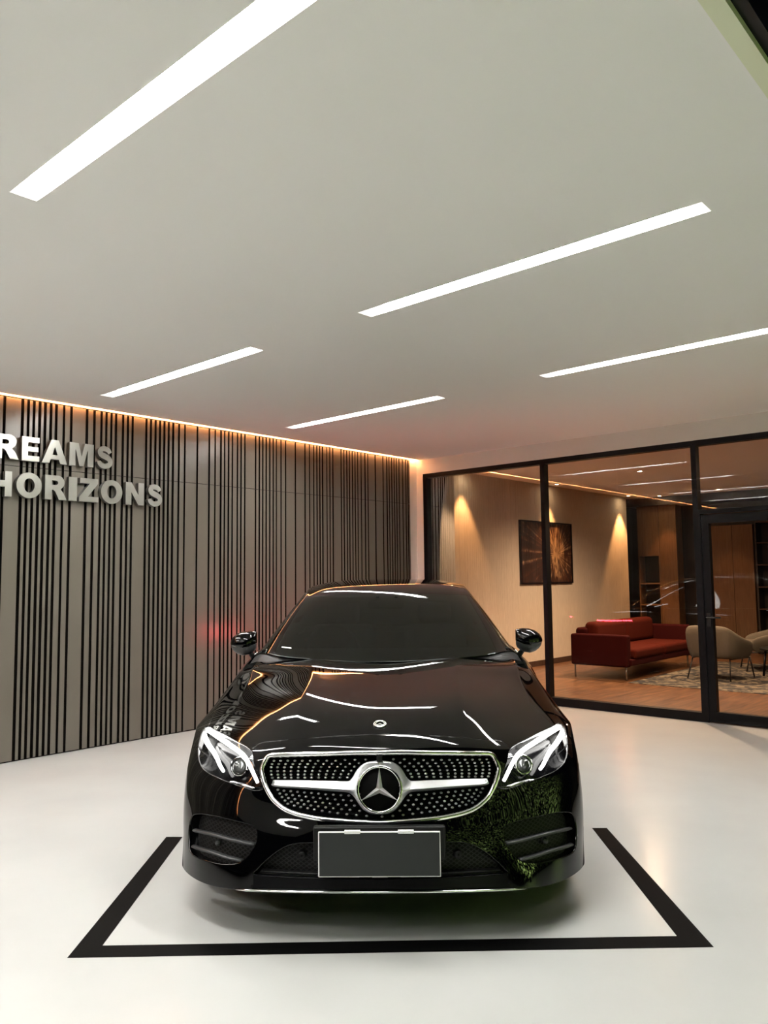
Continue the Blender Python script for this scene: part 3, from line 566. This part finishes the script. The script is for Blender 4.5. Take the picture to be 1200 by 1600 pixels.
# grille
gb=empty('grille',(0,0,0),0,car)
V,F,N=both(*skin(nose,UVv,TT[cls=='grille'],off=.045)); meshobj('grille_insert',V,F,'matteblk',gb,N)
g3=npos(gr,-.001); path=[tuple(p) for p in g3]; path=path+[(-p[0],p[1],p[2]) for p in path[::-1][1:-1]]
MB().tube(path,.0105,12,closed=True,flat=(1,1),up=(0,-1,.3)).build('grille_surround','chrome',gb)
sb=MB()
def ico(c,r,n,mb):
    n=Vector(n); n.normalize(); a=n.cross(Vector((0,0,1))).normalized(); u_=a.cross(n); V=[];k=8
    for rr,hh in((1,0),(.8,.6),(.35,.95)):
        for i in range(k): th=2*math.pi*i/k; V.append(Vector(c)+a*math.cos(th)*r*rr*1.15+u_*math.sin(th)*r*rr*.85+n*r*hh)
    V.append(Vector(c)+n*r); F=[(i,(i+1)%k,k+(i+1)%k,k+i) for i in range(k)]+[(k+i,k+(i+1)%k,2*k+(i+1)%k,2*k+i) for i in range(k)]+[(2*k+i,2*k+(i+1)%k,3*k) for i in range(k)]
    mb.add(V,F,0,True)
S3=npos(LP['studs'],.028); Sn=nn(LP['studs'])
for p,n in zip(S3,Sn):
    for s_ in(1,-1):
        if s_==-1 and p[0]<.01: continue
        ico((p[0]*s_,p[1],p[2]),.0056,(n[0]*s_*.5,n[1],n[2]+.25),sb)
o=sb.build('chrome_studs','stud',gb); o['kind']='stuff'; o['label']='rows of small chrome studs covering the grille'
rb=MB()
for k in range(12):   # fine black ribs carrying the studs
    v_=3.15+k*.215; row=[(u_,v_) for u_ in np.linspace(0,2.6,14)]
    row=[q for q in row if pip([(-.5,gr[0][1])]+gr+[(-.5,gr[-1][1])],np.array([q[0]+.02]),np.array([q[1]]))[0]]
    if len(row)>2:
        p=[tuple(a) for a in npos(row,.034)]; p=p[::-1]+[(-a[0],a[1],a[2]) for a in p[1:]]; rb.tube(p,.0022,6)
rb.build('grille_rib','matteblk',gb)
# centre bar with collar
bh=[list(p) for p in LP['barhalf']]; ci=[i for i,p in enumerate(LP['barhalf'])]
bp=npos(bh,.012); top=bp[:11]; bot=bp[11:]
_s=npos(LP['studs'],0); BF=np.linalg.lstsq(np.stack([np.ones(len(_s)),_s[:,0]**2,_s[:,0]**4,_s[:,2]],1),_s[:,1],rcond=None)[0]
_e=npos(LP['emb'],0)[0]
def barmesh():
    # strips between the top edge and the bottom edge, with a soft ridge
    a=np.array(dens([tuple(p) for p in top[:,[0,2]]],3,False)); b2=np.array(dens([tuple(p) for p in bot[:,[0,2]]],3,False)); 
    xs=np.linspace(bp[:,0].max()-.004,0,140); o1=np.argsort(a[:,0]); o2=np.argsort(b2[:,0])
    zt=np.interp(xs,a[o1,0],a[o1,1]); zb=np.interp(xs,b2[o2,0],b2[o2,1])
    yq=np.interp(xs,np.sort(bp[:,0]),bp[np.argsort(bp[:,0]),1]); V=[];n=25
    for x_,t_,b_ in zip(xs,zt,zb):
        u0=x_/.2
        for k in range(n):
            f=k/(n-1); z_=t_+(b_-t_)*f; y_=float(np.dot(BF,[1,x_**2,x_**4,z_]))+.006-.017*min(f/.68,(1-f)/.32)
            V.append((x_,y_,z_))
    F=[(i*n+k,i*n+k+1,(i+1)*n+k+1,(i+1)*n+k) for i in range(len(xs)-1) for k in range(n-1)]
    F=[f for f in F if math.hypot(sum(V[q][0] for q in f)/4,sum(V[q][2] for q in f)/4-_e[2])>.083]
    m=len(V); V+=[(-p[0],p[1],p[2]) for p in V]; F+=[tuple(m+i for i in f[::-1]) for f in F]
    mb=MB(); mb.add(V,F,0,True); o=mb.build('grille_bar','satin',gb); s_=o.modifiers.new('t','SOLIDIFY'); s_.thickness=.012; s_.offset=-1; return o
barmesh()
# emblem (tilted with the grille)
_e=npos(LP['emb'],0)[0]; em=empty('emblem',(0,_e[1]-.004,_e[2]),0,gb); em.rotation_euler=(-math.atan(BF[3]),0,0)
def ring(R,r,n=56,y=0): return [(R*math.cos(2*math.pi*k/n),y,R*math.sin(2*math.pi*k/n)) for k in range(n)]
MB().tube(ring(.0885,0,y=-.010),.0062,10,closed=True,up=(0,1,0)).build('emblem_ring','chrome',em)
MB().lathe([(0,.0),(.086,.0),(.094,.02)],48,'y').build('emblem_disc','matteblk',em)
st=MB(); 
for k in range(3):
    a=math.radians(90+120*k); d=Vector((math.cos(a),0,math.sin(a))); l=Vector((math.cos(a+math.pi/3),0,math.sin(a+math.pi/3)))*.0145; r_=Vector((math.cos(a-math.pi/3),0,math.sin(a-math.pi/3)))*.0145
    tip=d*.086+Vector((0,-.006,0)); cen=Vector((0,-.022,0)); st.add([cen,l+Vector((0,-.004,0)),tip,r_+Vector((0,-.004,0))],[(0,1,2),(0,2,3)])
st.build('emblem_star','starm',em)
MB().box((-.012,-.006,-.012),(.012,.03,.010)).build('camera','plastic',gb,bevel=.004).location=(0,_e[1]+.028,_e[2]+.118)
# inserts
V,F,N=both(*skin(nose,UVv,TT[cls=='intake'],off=.05)); meshobj('lower_intake',V,F,'mesh',car,N)
lip=[tuple(p+np.array([0,-.006,-.001])) for p in npos([(u_,.03) for u_ in np.linspace(0,3.15,9)])]
q=[(-a,b_,c) for a,b_,c in lip[::-1][:-1]]+lip
MB().tube(q,[.003]+[.0065]*(len(q)-2)+[.003],8,flat=(1.3,.8)).build('chrome_lip','chrome',car)
q=[tuple(p) for p in npos([(u_,.93) for u_ in np.linspace(0,2.5,7)],.022)]; q=[(-a,b_,c) for a,b_,c in q[::-1][:-1]]+q
MB().tube(q,.007,8,flat=(2.2,.7)).build('intake_bar','plastic',car)
for sx in(1,-1):
    V,F,N=skin(nose,UVv,TT[cls=='vent'],off=.045)
    if sx<0: V,F,N=mirrored(V,F,N)
    vo=meshobj('air_vent',V,F,'mesh',car,N)
    for nm in('fin1','fin2'):
        p=[tuple(a) for a in npos(dens(LP[nm],3,False),.014)]; p=[(a*sx,b_,c) for a,b_,c in p]; MB().tube(p,.0085,8,flat=(1.5,.8)).build('fin','greypl',vo)
    p=npos(LP['sensor'],.03)
    MB().lathe([(0,-.012),(.009,-.012),(.012,-.008),(.012,.02)],16,'y',(p[0][0]*sx,p[0][1],p[0][2])).build('parking_sensor','greypl',vo)
    MB().lathe([(.004,-.01),(.014,-.01),(.016,-.006),(.016,.02)],20,'y',(p[1][0]*sx,p[1][1],p[1][2])).build('parking_sensor','plastic',car)
    # headlamp
    V,F,N=skin(nose,UVv,TT[cls=='lamp'],hem=lambda u_,v_:.01,gap=.002)
    V2,F2,N2=skin(nose,UVv,TT[cls=='lamp'],off=.075)
    if sx<0: V,F,N=mirrored(V,F,N); V2,F2,N2=mirrored(V2,F2,N2)
    hl=empty('headlight',(0,0,0),0,car); meshobj('lens','x' and V,F,'lens',hl,N); meshobj('housing',V2,F2,'lampin',hl,N2)
    for nm,r0,r1 in(('drl1',.014,.0065),('drl2',.0135,.0065)):
        c=dens(LP[nm],3,False); off=np.linspace(.018,.045,len(c))[:,None]; p=npos(c,0)-off*nn(c); p=[(a*sx,b_,c_) for a,b_,c_ in p]
        MB().tube(p,list(np.linspace(r0,r1,len(p))),10).build('light_strip','drl',hl)
    p=npos(LP['lampc'],.05)[0]; c=(p[0]*sx,p[1],p[2]); n_=nn(LP['lampc'])[0]
    pr=MB().lathe([(0,-.03),(.012,-.028),(.022,-.02),(.029,-.008),(.031,.0),(.031,.03)],28,'y').build('projector_lens','projector',hl); pr.location=c; pr.rotation_euler=(math.radians(-8),0,math.radians(18*sx))
    pr=MB().lathe([(.033,.0),(.036,-.008),(.041,-.008),(.046,.03)],28,'y').build('projector_ring','chrome',hl); pr.location=c; pr.rotation_euler=(math.radians(-8),0,math.radians(18*sx))
    p=npos(LP['lampbar'],.02); p=[(a*sx,b_,c_) for a,b_,c_ in p]; MB().tube(p,[.003,.008,.009,.007,.003],10,flat=(1,.9)).build('chrome_bar','chrome',hl)
    fb=MB()
    for k in range(5):
        a=npos([(2.75+k*.05,5.95-k*.15),(3.6+k*.02,6.0-k*.12)],.055); fb.tube([(q[0]*sx,q[1],q[2]) for q in a],.0022,6)
    fb.build('reflector_rib','chrome',hl)
# bonnet badge
_b=[(0,LP['badge'][0][1])]; p=npos(_b,0)[0]; n_=nn(_b)[0]; bd=empty('bonnet_badge',tuple(p),0,car); bd.rotation_euler=(math.radians(90)-math.atan2(n_[2],-n_[1])+math.radians(-0),0,0)
bd.rotation_euler=(-(math.pi/2-math.atan2(-n_[1],n_[2]))+0,0,0)
MB().tube(ring(.0255,0,y=-.003),.0035,8,closed=True,up=(0,1,0)).build('badge_ring','chrome',bd); MB().tube(ring(.0185,0,y=-.004),.0018,8,closed=True,up=(0,1,0)).build('badge_ring','chrome',bd)
MB().lathe([(0,-.0015),(.026,-.0015),(.028,.002)],32,'y').build('badge_disc','blkgloss',bd)
st2=MB()
for k in range(3):
    a=math.radians(90+120*k); d=Vector((math.cos(a),0,math.sin(a))); l=Vector((math.cos(a+math.pi/3),0,math.sin(a+math.pi/3)))*.005; r_=Vector((math.cos(a-math.pi/3),0,math.sin(a-math.pi/3)))*.005
    st2.add([Vector((0,-.007,0)),l+Vector((0,-.003,0)),d*.018+Vector((0,-.003,0)),r_+Vector((0,-.003,0))],[(0,1,2),(0,2,3)])
st2.build('badge_star','chrome',bd)
# number plate (blank dark face)
np_=empty('number_plate',(0,-.035,.271),0,car)
MB().box((-.262,.012,.055),(.262,.05,.185)).build('plate_bracket','plastic',np_,bevel=.008)
MB().box((-.240,-.006,0),(.240,.006,.172)).build('plate_rim','whitepl',np_,bevel=.003)
MB().box((-.235,-.0085,.005),(.236,0,.169)).build('plate_face','plate',np_)
for x_ in(-.105,.105): MB().box((x_-.031,-.012,.166),(x_+.031,.006,.177)).build('plate_clip','whitepl',np_,bevel=.001)
# greenhouse
GH=[
[(0,1.345,.962),(.22,1.355,.966),(.42,1.385,.976),(.57,1.43,.984),(.665,1.49,.994),(.72,1.55,.998),(.765,1.60,.992),(.795,1.62,.975)],
[(0,1.71,1.155),(.21,1.72,1.157),(.40,1.745,1.160),(.535,1.785,1.163),(.61,1.83,1.163),(.665,1.87,1.152),(.735,1.92,1.08),(.80,1.97,.98)],
[(0,2.07,1.338),(.2,2.08,1.337),(.37,2.105,1.333),(.475,2.135,1.328),(.54,2.17,1.320),(.590,2.21,1.30),(.71,2.28,1.15),(.805,2.35,.98)],
[(0,2.42,1.410),(.2,2.42,1.408),(.36,2.43,1.402),(.46,2.45,1.393),(.525,2.48,1.380),(.58,2.5,1.350),(.705,2.55,1.17),(.81,2.6,.98)],
[(0,2.9,1.430),(.2,2.9,1.428),(.36,2.9,1.42),(.46,2.91,1.408),(.525,2.92,1.392),(.58,2.93,1.36),(.705,2.95,1.17),(.81,2.95,.985)],
[(0,3.4,1.405),(.2,3.4,1.403),(.36,3.4,1.395),(.46,3.4,1.382),(.52,3.4,1.365),(.575,3.4,1.332),(.69,3.4,1.16),(.80,3.4,.99)],
[(0,3.85,1.27),(.2,3.84,1.268),(.35,3.83,1.26),(.45,3.82,1.245),(.52,3.8,1.228),(.575,3.77,1.20),(.675,3.72,1.11),(.79,3.7,.998)],
[(0,4.35,1.045),(.2,4.34,1.045),(.38,4.31,1.042),(.5,4.27,1.038),(.58,4.2,1.034),(.64,4.13,1.028),(.70,4.06,1.018),(.78,4.0,1.002)]]
gh=Patch(GH)
def gpart(name,u0,u1,v0,v1,m,sym=True,parent=car,off=0.,uc=None,du=.08,dv=.08,gap=.002):
    us=np.linspace(u0,u1,max(3,int((u1-u0)/du)));vs=np.linspace(v0,v1,max(3,int((v1-v0)/dv))); U,W=np.meshgrid(us,vs); uv=np.stack([U.ravel(),W.ravel()],1); n=len(us)
    T=[]
    for i in range(len(vs)-1):
        for j in range(n-1): a=i*n+j; T+=[(a,a+1,a+n+1),(a,a+n+1,a+n)]
    r=skin(gh,uv,np.array(T),off=off,hem=lambda a,b_:.02,gap=gap)
    if sym and u0==0: V,F,N=both(*r); return [meshobj(name,V,F,m,parent,N)]
    o1=meshobj(name,r[0],r[1],m,parent,r[2]); r=mirrored(*r); return [o1,meshobj(name,r[0],r[1],m,parent,r[2])]
gpart('windscreen',0,3.93,0,1.97,'wind'); gpart('roof',0,4.45,1.97,5.3,'paint'); gpart('rear_window',0,3.9,5.3,7,'wind')
gpart('windscreen_pillar',3.93,4.95,0,1.97,'paint'); gpart('roof_rail',4.45,5.15,1.97,5.3,'paint'); gpart('rear_pillar',3.9,7,5.3,7,'paint'); gpart('side_window',5.15,7,1.97,5.3,'wind'); gpart('quarter_window',4.95,7,.0,1.97,'wind')
# cowl strip between hood and windscreen
uu=np.linspace(0,6,49); A=nose.pos(uu,uu*0+12); B=gh.pos(uu/6*7,uu*0); V=np.concatenate([A-[0,0.01,.012],B-[0,-.01,.006]]); n=len(uu); F=[(i,i+1,n+i+1,n+i) for i in range(n-1)]
V2=V*[-1,1,1]; F2=[tuple(j+2*n for j in f[::-1]) for f in F]; meshobj('cowl',np.concatenate([V,V2]),F+F2,'plastic',car)
# side body
e0=nose.pos(np.linspace(6,8,6),np.full(6,12.))
SD=[[tuple(p) for p in e0],
[(.798,1.68,.975),(.865,1.64,.92),(.915,1.60,.80),(.932,1.56,.62),(.925,1.52,.40),(.90,1.5,.19)],
[(.804,2.1,.982),(.868,2.1,.935),(.915,2.1,.82),(.930,2.1,.62),(.922,2.1,.40),(.895,2.1,.19)],
[(.812,2.6,.985),(.872,2.6,.94),(.915,2.6,.83),(.930,2.6,.62),(.922,2.6,.40),(.895,2.6,.19)],
[(.808,3.1,.992),(.872,3.1,.95),(.918,3.1,.84),(.934,3.1,.62),(.925,3.1,.40),(.90,3.1,.19)],
[(.795,3.6,1.0),(.868,3.6,.955),(.922,3.6,.85),(.940,3.6,.65),(.936,3.6,.42),(.915,3.6,.20)],
[(.78,4.05,1.005),(.852,4.05,.955),(.912,4.05,.85),(.935,4.05,.65),(.93,4.05,.42),(.905,4.05,.22)],
[(.70,4.42,1.005),(.79,4.44,.95),(.865,4.46,.85),(.895,4.46,.65),(.89,4.46,.42),(.865,4.44,.25)],
[(.50,4.66,1.0),(.60,4.70,.95),(.70,4.74,.84),(.735,4.77,.65),(.74,4.76,.42),(.72,4.72,.27)],
[(.25,4.72,1.0),(.32,4.78,.95),(.37,4.82,.84),(.39,4.85,.65),(.39,4.84,.42),(.38,4.79,.27)],
[(0,4.73,1.0),(0,4.79,.95),(0,4.84,.84),(0,4.87,.65),(0,4.86,.42),(0,4.81,.27)]]
side=Patch(SD,sym=False)
us=np.linspace(0,5,41);vs=np.linspace(0,10,161);U,W=np.meshgrid(us,vs);ext=np.stack([U.ravel(),W.ravel()],1)
# wheel arch circle found in (u,v)
PG=side.pos(U,W).reshape(-1,3); arch=[]
WY=3.713
for k in range(0,25):
    a=math.pi*(-.12+1.24*k/24); ty,tz=WY+.385*math.cos(a),.335+.385*math.sin(a); d=np.hypot(PG[:,1]-ty,PG[:,2]-tz)+np.where(PG[:,0]<.7,9,0); i=d.argmin(); u_,v_=ext[i]
    for _ in range(5):
        p0=side.pos(np.array([u_]),np.array([v_]))[0]; pu=side.pos(np.array([u_+.01]),np.array([v_]))[0]; pv=side.pos(np.array([u_]),np.array([v_+.01]))[0]
        J=np.stack([(pu-p0)[1:]/.01,(pv-p0)[1:]/.01],1); s_=np.linalg.lstsq(J,np.array([ty,tz])-p0[1:],rcond=None)[0]; u_=min(max(u_+s_[0],0),5.); v_+=s_[1]
    arch.append((u_,v_))
arch=[(a,c) for a,c in arch]; arch=[(5.0,arch[0][1])]+[p for p in arch if p[0]<4.98]+[(5.0,arch[-1][1])]
seam=lambda v_:[(u_,v_) for u_ in np.linspace(0,5,12)]
SUV,ST=tri2d([],ext,[arch,seam(1.05),seam(4.0) if 0 else seam(3.9),seam(7.5)])
c=SUV[ST].mean(1); hole=pip(arch+[(5.5,arch[-1][1]),(5.5,arch[0][1])],c[:,0],c[:,1])
scl=np.where(c[:,1]<1.05,'fender_rear',np.where(c[:,1]<3.9,'door',np.where(c[:,1]<7.5,'quarter_panel','rear_bumper'))).astype(object); scl[hole]=''
def flipfix(P_,uv,T,hem): 
    r=skin(P_,uv,T,hem=hem); return r
side.flip=False
tn=side.nrm(np.array([3.]),np.array([3.]))[0]
if tn[0]<0: side.flip=True
for nm in('fender_rear','door','quarter_panel','rear_bumper'):
    r=skin(side,SUV,ST[scl==nm],hem=lambda a,b_:.02)
    if nm=='rear_bumper': V,F,N=both(*r); meshobj(nm,V,F,'paint',car,N)
    else: meshobj(nm.replace('fender_rear','sill_panel'),r[0],r[1],'paint',car,r[2]); r=mirrored(*r); meshobj(nm.replace('fender_rear','sill_panel'),r[0],r[1],'paint',car,r[2])
# boot lid
A=gh.pos(np.linspace(0,7,40),np.full(40,7.)); t_=np.linspace(0,1,40); B=side.pos(np.zeros(40),10-3.0*t_); Vv=[];n=40
for k in range(6):
    f=k/5; P_=A*(1-f)+B*f; P_[:,2]+=.012*math.sin(math.pi*f); Vv.append(P_)
Vv=np.concatenate(Vv); F=[(k*n+i,k*n+i+1,(k+1)*n+i+1,(k+1)*n+i) for k in range(5) for i in range(n-1)]; V2=Vv*[-1,1,1]
meshobj('boot_lid',np.concatenate([Vv,V2]),F+[tuple(j+len(Vv) for j in f[::-1]) for f in F],'paint',car)
# tail lamps
for sx in(1,-1):
    p=side.pos(np.full(9,1.9),np.linspace(7.15,8.7,9)); nn_=side.nrm(np.full(9,1.9),np.linspace(7.15,8.7,9)); p=p+nn_*.006
    o=MB().tube([(a*sx,b_,c_) for a,b_,c_ in p],[.012]+[.032]*7+[.012],12,flat=(.35,1.3)).build('tail_light','redlens',car)
    p=p+nn_*.011; MB().tube([(a*sx,b_,c_) for a,b_,c_ in p],.009,8).build('light_tube','tail',o)
# belt trims / mirrors
for sx in(1,-1):
    bt=[(sx*(a+.006),b_,c_+.004) for a,b_,c_ in side.pos(np.zeros(20),np.linspace(1.0,6.0,20))]
    MB().tube(bt,.006,6).build('window_trim','chrome',car)
    mr=empty('wing_mirror',(sx*.845,1.75,1.0),0,car)
    S=[(-.040,.030,.108,.030),(-.034,.012,.113,.052),(.0,-.014,.118,.074),(.045,-.022,.115,.08),(.08,-.012,.104,.070),(.106,.006,.084,.050),(.12,.024,.062,.026),(.125,.036,.050,.006)]
    up=MB(); lo=MB(); n=16; Vu=[]; Vl=[]
    for x_,zb,zt,dp in S:
        zc=zb+.42*(zt-zb)
        for k in range(n+1):
            a=math.pi*k/n   # upper shell, from rear over top... to front
            Vu.append((sx*x_,-dp*math.sin(a)**.8*1.0 if True else 0,zc+(zt-zc)*math.cos(a) if math.cos(a)>0 else zc+(zc-zb)*math.cos(a)*0.55))
            Vl.append((sx*x_*.96,-dp*.88*math.sin(a)**.8,(zc-.012)+((zt-zc)*.3*math.cos(a) if math.cos(a)>0 else (zc-zb)*math.cos(a))))
    F=[(i*(n+1)+k,i*(n+1)+k+1,(i+1)*(n+1)+k+1,(i+1)*(n+1)+k) for i in range(len(S)-1) for k in range(n)]
    F+=[tuple(range(n+1)),tuple(range((len(S)-1)*(n+1),len(S)*(n+1)))]
    for mb_,V_,nm,mm in((up,Vu,'mirror_cap','paint'),(lo,Vl,'mirror_base','greypl')):
        mb_.add(V_,F,0,True); o=mb_.build(nm,mm,mr)
    ml_=[(sx*x_*.93,.004,zb+.012) for x_,zb,zt,dp in S]+[(sx*x_*.93,.004,zt-.01) for x_,zb,zt,dp in S[::-1]]
    MB().add(ml_,[tuple(range(len(ml_)))]).build('mirror_glass','chrome',mr)
    MB().tube([(sx*.01,-.01,.01),(sx*-.005,-.005,-.025),(sx*-.03,.0,-.055)],[.020,.018,.024],10,flat=(1.0,.9)).build('mirror_arm','plastic',mr)
# wheels
def wheel(x,y,sx):
    w=empty('wheel',(x,y,.335),0,car)
    MB().lathe([(.235,-.115),(.30,-.118),(.325,-.10),(.335,-.06),(.335,.06),(.325,.10),(.30,.118),(.235,.115)],48,'x').build('tyre','rubber',w)
    MB().lathe([(.24,sx*.115),(.232,sx*.10),(.225,sx*.02),(.22,-sx*.1)],48,'x').build('rim','rim',w)
    s_=MB()
    for k in range(5):
        for d_ in(-.09,.09):
            a=2*math.pi*k/5; a1=a+d_; s_.tube([(sx*.085,.04*math.cos(a),.04*math.sin(a)),(sx*.095,.14*math.cos(a1*1.0),.14*math.sin(a1)),(sx*.105,.232*math.cos(a1+d_*.4),.232*math.sin(a1+d_*.4))],[.02,.014,.016],8,flat=(1,1),up=(1,0,0))
    s_.build('spokes','rim',w); MB().lathe([(0,sx*.1),(.03,sx*.1),(.045,sx*.085),(.05,sx*.06)],24,'x').build('hub_cap','rim',w)
    MB().lathe([(.05,sx*.03),(.165,sx*.03),(.165,sx*.01),(.05,sx*.01)],32,'x').build('brake_disc','metal',w)
for y in(.84,WY):
    for sx in(1,-1): wheel(sx*.79,y,sx)
# underbody and wheel wells
MB().box((-.66,.22,.20),(.66,4.6,.30)).box((-.86,1.3,.19),(.86,3.25,.28)).build('underbody','plastic',car)
MB().box((-.62,.45,.29),(.62,1.3,.62)).box((-.60,.3,.29),(.60,.46,.5)).build('engine_cover','plastic',car)
for y in(.84,WY):
    for sx in(1,-1):
        V=[];n=16
        for k in range(n+1):
            a=math.pi*k/n
            for x_ in(.60,.905): V.append((sx*x_,y+.385*math.cos(a),.335+.385*math.sin(a)*(.93 if y<1 else 1)))
        F=[(2*k,2*k+1,2*k+3,2*k+2) for k in range(n)]+[tuple(2*k for k in range(n+1))]; MB().add(V,F).build('wheel_arch_liner','plastic',car)
# cabin
ca=empty('cabin',(0,0,0),0,car)
d_=MB(); P_=[(1.50,.93),(1.62,.985),(1.80,1.0),(1.95,.97),(2.0,.88),(2.0,.6),(1.50,.6)]; d_.prism([(a,b_) for a,b_ in P_],-.66,.66,0,'x'); d_.build('dashboard','seat',ca,bevel=.02)
MB().box((-.75,1.5,.28),(.75,3.9,.34)).build('cabin_floor','seat',ca)
sw=MB().tube(ring(.175,0,40),.014,10,closed=True,up=(0,1,0)); sw.tube([(-.17,0,0),(.17,0,0)],.016,8); sw.tube([(0,0,0),(0,0,-.17)],.016,8)
o=sw.build('steering_wheel','seat',ca); o.location=(-.36,2.10,.96); o.rotation_euler=(math.radians(-22),0,0)
for x_ in(-.36,.36):
    MB().box((x_-.25,2.35,.34),(x_+.25,2.9,.56)).build('seat_cushion','seat',ca,bevel=.05)
    o=MB().box((-.24,-.06,0),(.24,.06,.60)).build('seat_back','seat',ca,bevel=.05); o.location=(x_,2.9,.5); o.rotation_euler=(math.radians(-14),0,0)
    o=MB().box((-.13,-.045,0),(.13,.045,.16)).build('headrest','seat',ca,bevel=.04); o.location=(x_,3.05,1.09); o.rotation_euler=(math.radians(-14),0,0)
MB().box((-.60,3.3,.34),(.60,3.45,1.0)).build('rear_seat','seat',ca,bevel=.05)
# sensor cover and mirror behind the windscreen
for x_ in(-.055,.065):
    q=gh.pos(np.array([abs(x_)/.2]),np.array([1.80]))[0]; o=MB().prism([(-.022,0),(.022,0),(.008,.022),(-.008,.022)],-.002,.002,0,'y').build('sensor_window','greypl2' if 0 else 'plate',ca); o.location=(x_,q[1]+.012,q[2]-.012)
MB().box((-.12,-.02,-.03),(.12,.02,.03)).build('rear_view_mirror','seat',ca,bevel=.02).location=(0,2.16,1.26)
# small sticker in the lower corner of the windscreen
q=gh.pos(np.array([3.55,2.95]),np.array([.22,.22])); q2=gh.pos(np.array([3.55,2.95]),np.array([.25,.25])); o_=np.array([0,-.002,.003])
V=[q[0]+o_,q[1]+o_,q2[1]+o_,q2[0]+o_]; V=[(-a[0],a[1],a[2]) for a in V]; MB().add(V,[(0,1,2,3)]).build('windscreen_sticker','whitepl',car)
# ------------------------------------------------------------------ garden hedge outside on the open side (lights and colours the reflections)
rnd=random.Random(3); hb=MB()
for k in range(13000):
    x_=8.9+rnd.random()*.5+.12*math.sin(k); y_=-9+12*rnd.random(); z_=rnd.random()**.9*3.0; a=rnd.random()*6.28; e=rnd.uniform(-.8,.8); s_=rnd.uniform(.05,.11)
    d1=Vector((math.cos(a)*math.cos(e),math.sin(a)*math.cos(e),math.sin(e)))*s_; d2=d1.cross(Vector((rnd.random(),rnd.random(),rnd.random()))).normalized()*s_*.45; p=Vector((x_,y_,z_+.05))
    hb.add([p,p+d1*.5+d2,p+d1,p+d1*.5-d2],[(0,1,2,3)])
o=hb.build('hedge','leaf',loc=C0,rz=RZ,fixn=False); tag(o,'leafy green hedge outside the open side of the showroom','hedge',kind='stuff')
for i,y_ in enumerate((-7.5,-4.5,-1.5)):
    t=rthing('garden_light',8.2,y_,0,'garden uplight in front of the hedge, %s one'%('near','middle','far')[i].replace('near','nearest'),'garden light')
    MB().lathe([(0,-.02),(.05,-.02),(.06,.06),(.055,.06),(.05,.04),(0,.04)],20).build('lamp_housing','metal',t)
    l=bpy.data.lights.new('garden_beam','SPOT'); l.energy=190; l.color=(1,.95,.75); l.spot_size=math.radians(120); l.spot_blend=.6; l.shadow_soft_size=.04
    lo=bpy.data.objects.new('beam',l); COL.objects.link(lo); lo.parent=t; lo.location=(.03,0,.09); lo.rotation_euler=(0,math.radians(-140),0)
# ------------------------------------------------------------------ world, camera, view
w=bpy.data.worlds.new('night'); SC.world=w; w.use_nodes=True; w.node_tree.nodes['Background'].inputs[0].default_value=(.10,.11,.14,1); w.node_tree.nodes['Background'].inputs[1].default_value=.012
F_=1245.; pitch=math.atan(105/F_); roll=.0115
f=Vector((0,math.cos(pitch),math.sin(pitch))); r=Vector((1,0,0)); u=r.cross(f); c_,s_=math.cos(roll),math.sin(roll); r2=r*c_-u*s_; u2=r*s_+u*c_
cam=bpy.data.cameras.new('camera'); co=bpy.data.objects.new('camera',cam); COL.objects.link(co)
mt=Matrix((r2,u2,-f)).transposed().to_4x4(); mt.translation=Vector((0,0,1.43)); co.matrix_world=mt
cam.sensor_fit='HORIZONTAL'; cam.sensor_width=36; cam.lens=36*F_/1200; cam.clip_start=.05; cam.clip_end=100
SC.camera=co
SC.view_settings.view_transform='Standard'; SC.view_settings.look='None'; SC.view_settings.exposure=EXPO; SC.view_settings.gamma=1; SC.view_settings.use_curve_mapping=False
SC.cycles.max_bounces=10; SC.cycles.transparent_max_bounces=16; SC.cycles.glossy_bounces=5; SC.cycles.diffuse_bounces=5; SC.cycles.sample_clamp_indirect=6; SC.cycles.caustics_reflective=False; SC.cycles.caustics_refractive=False
SC.cycles.use_denoising=True
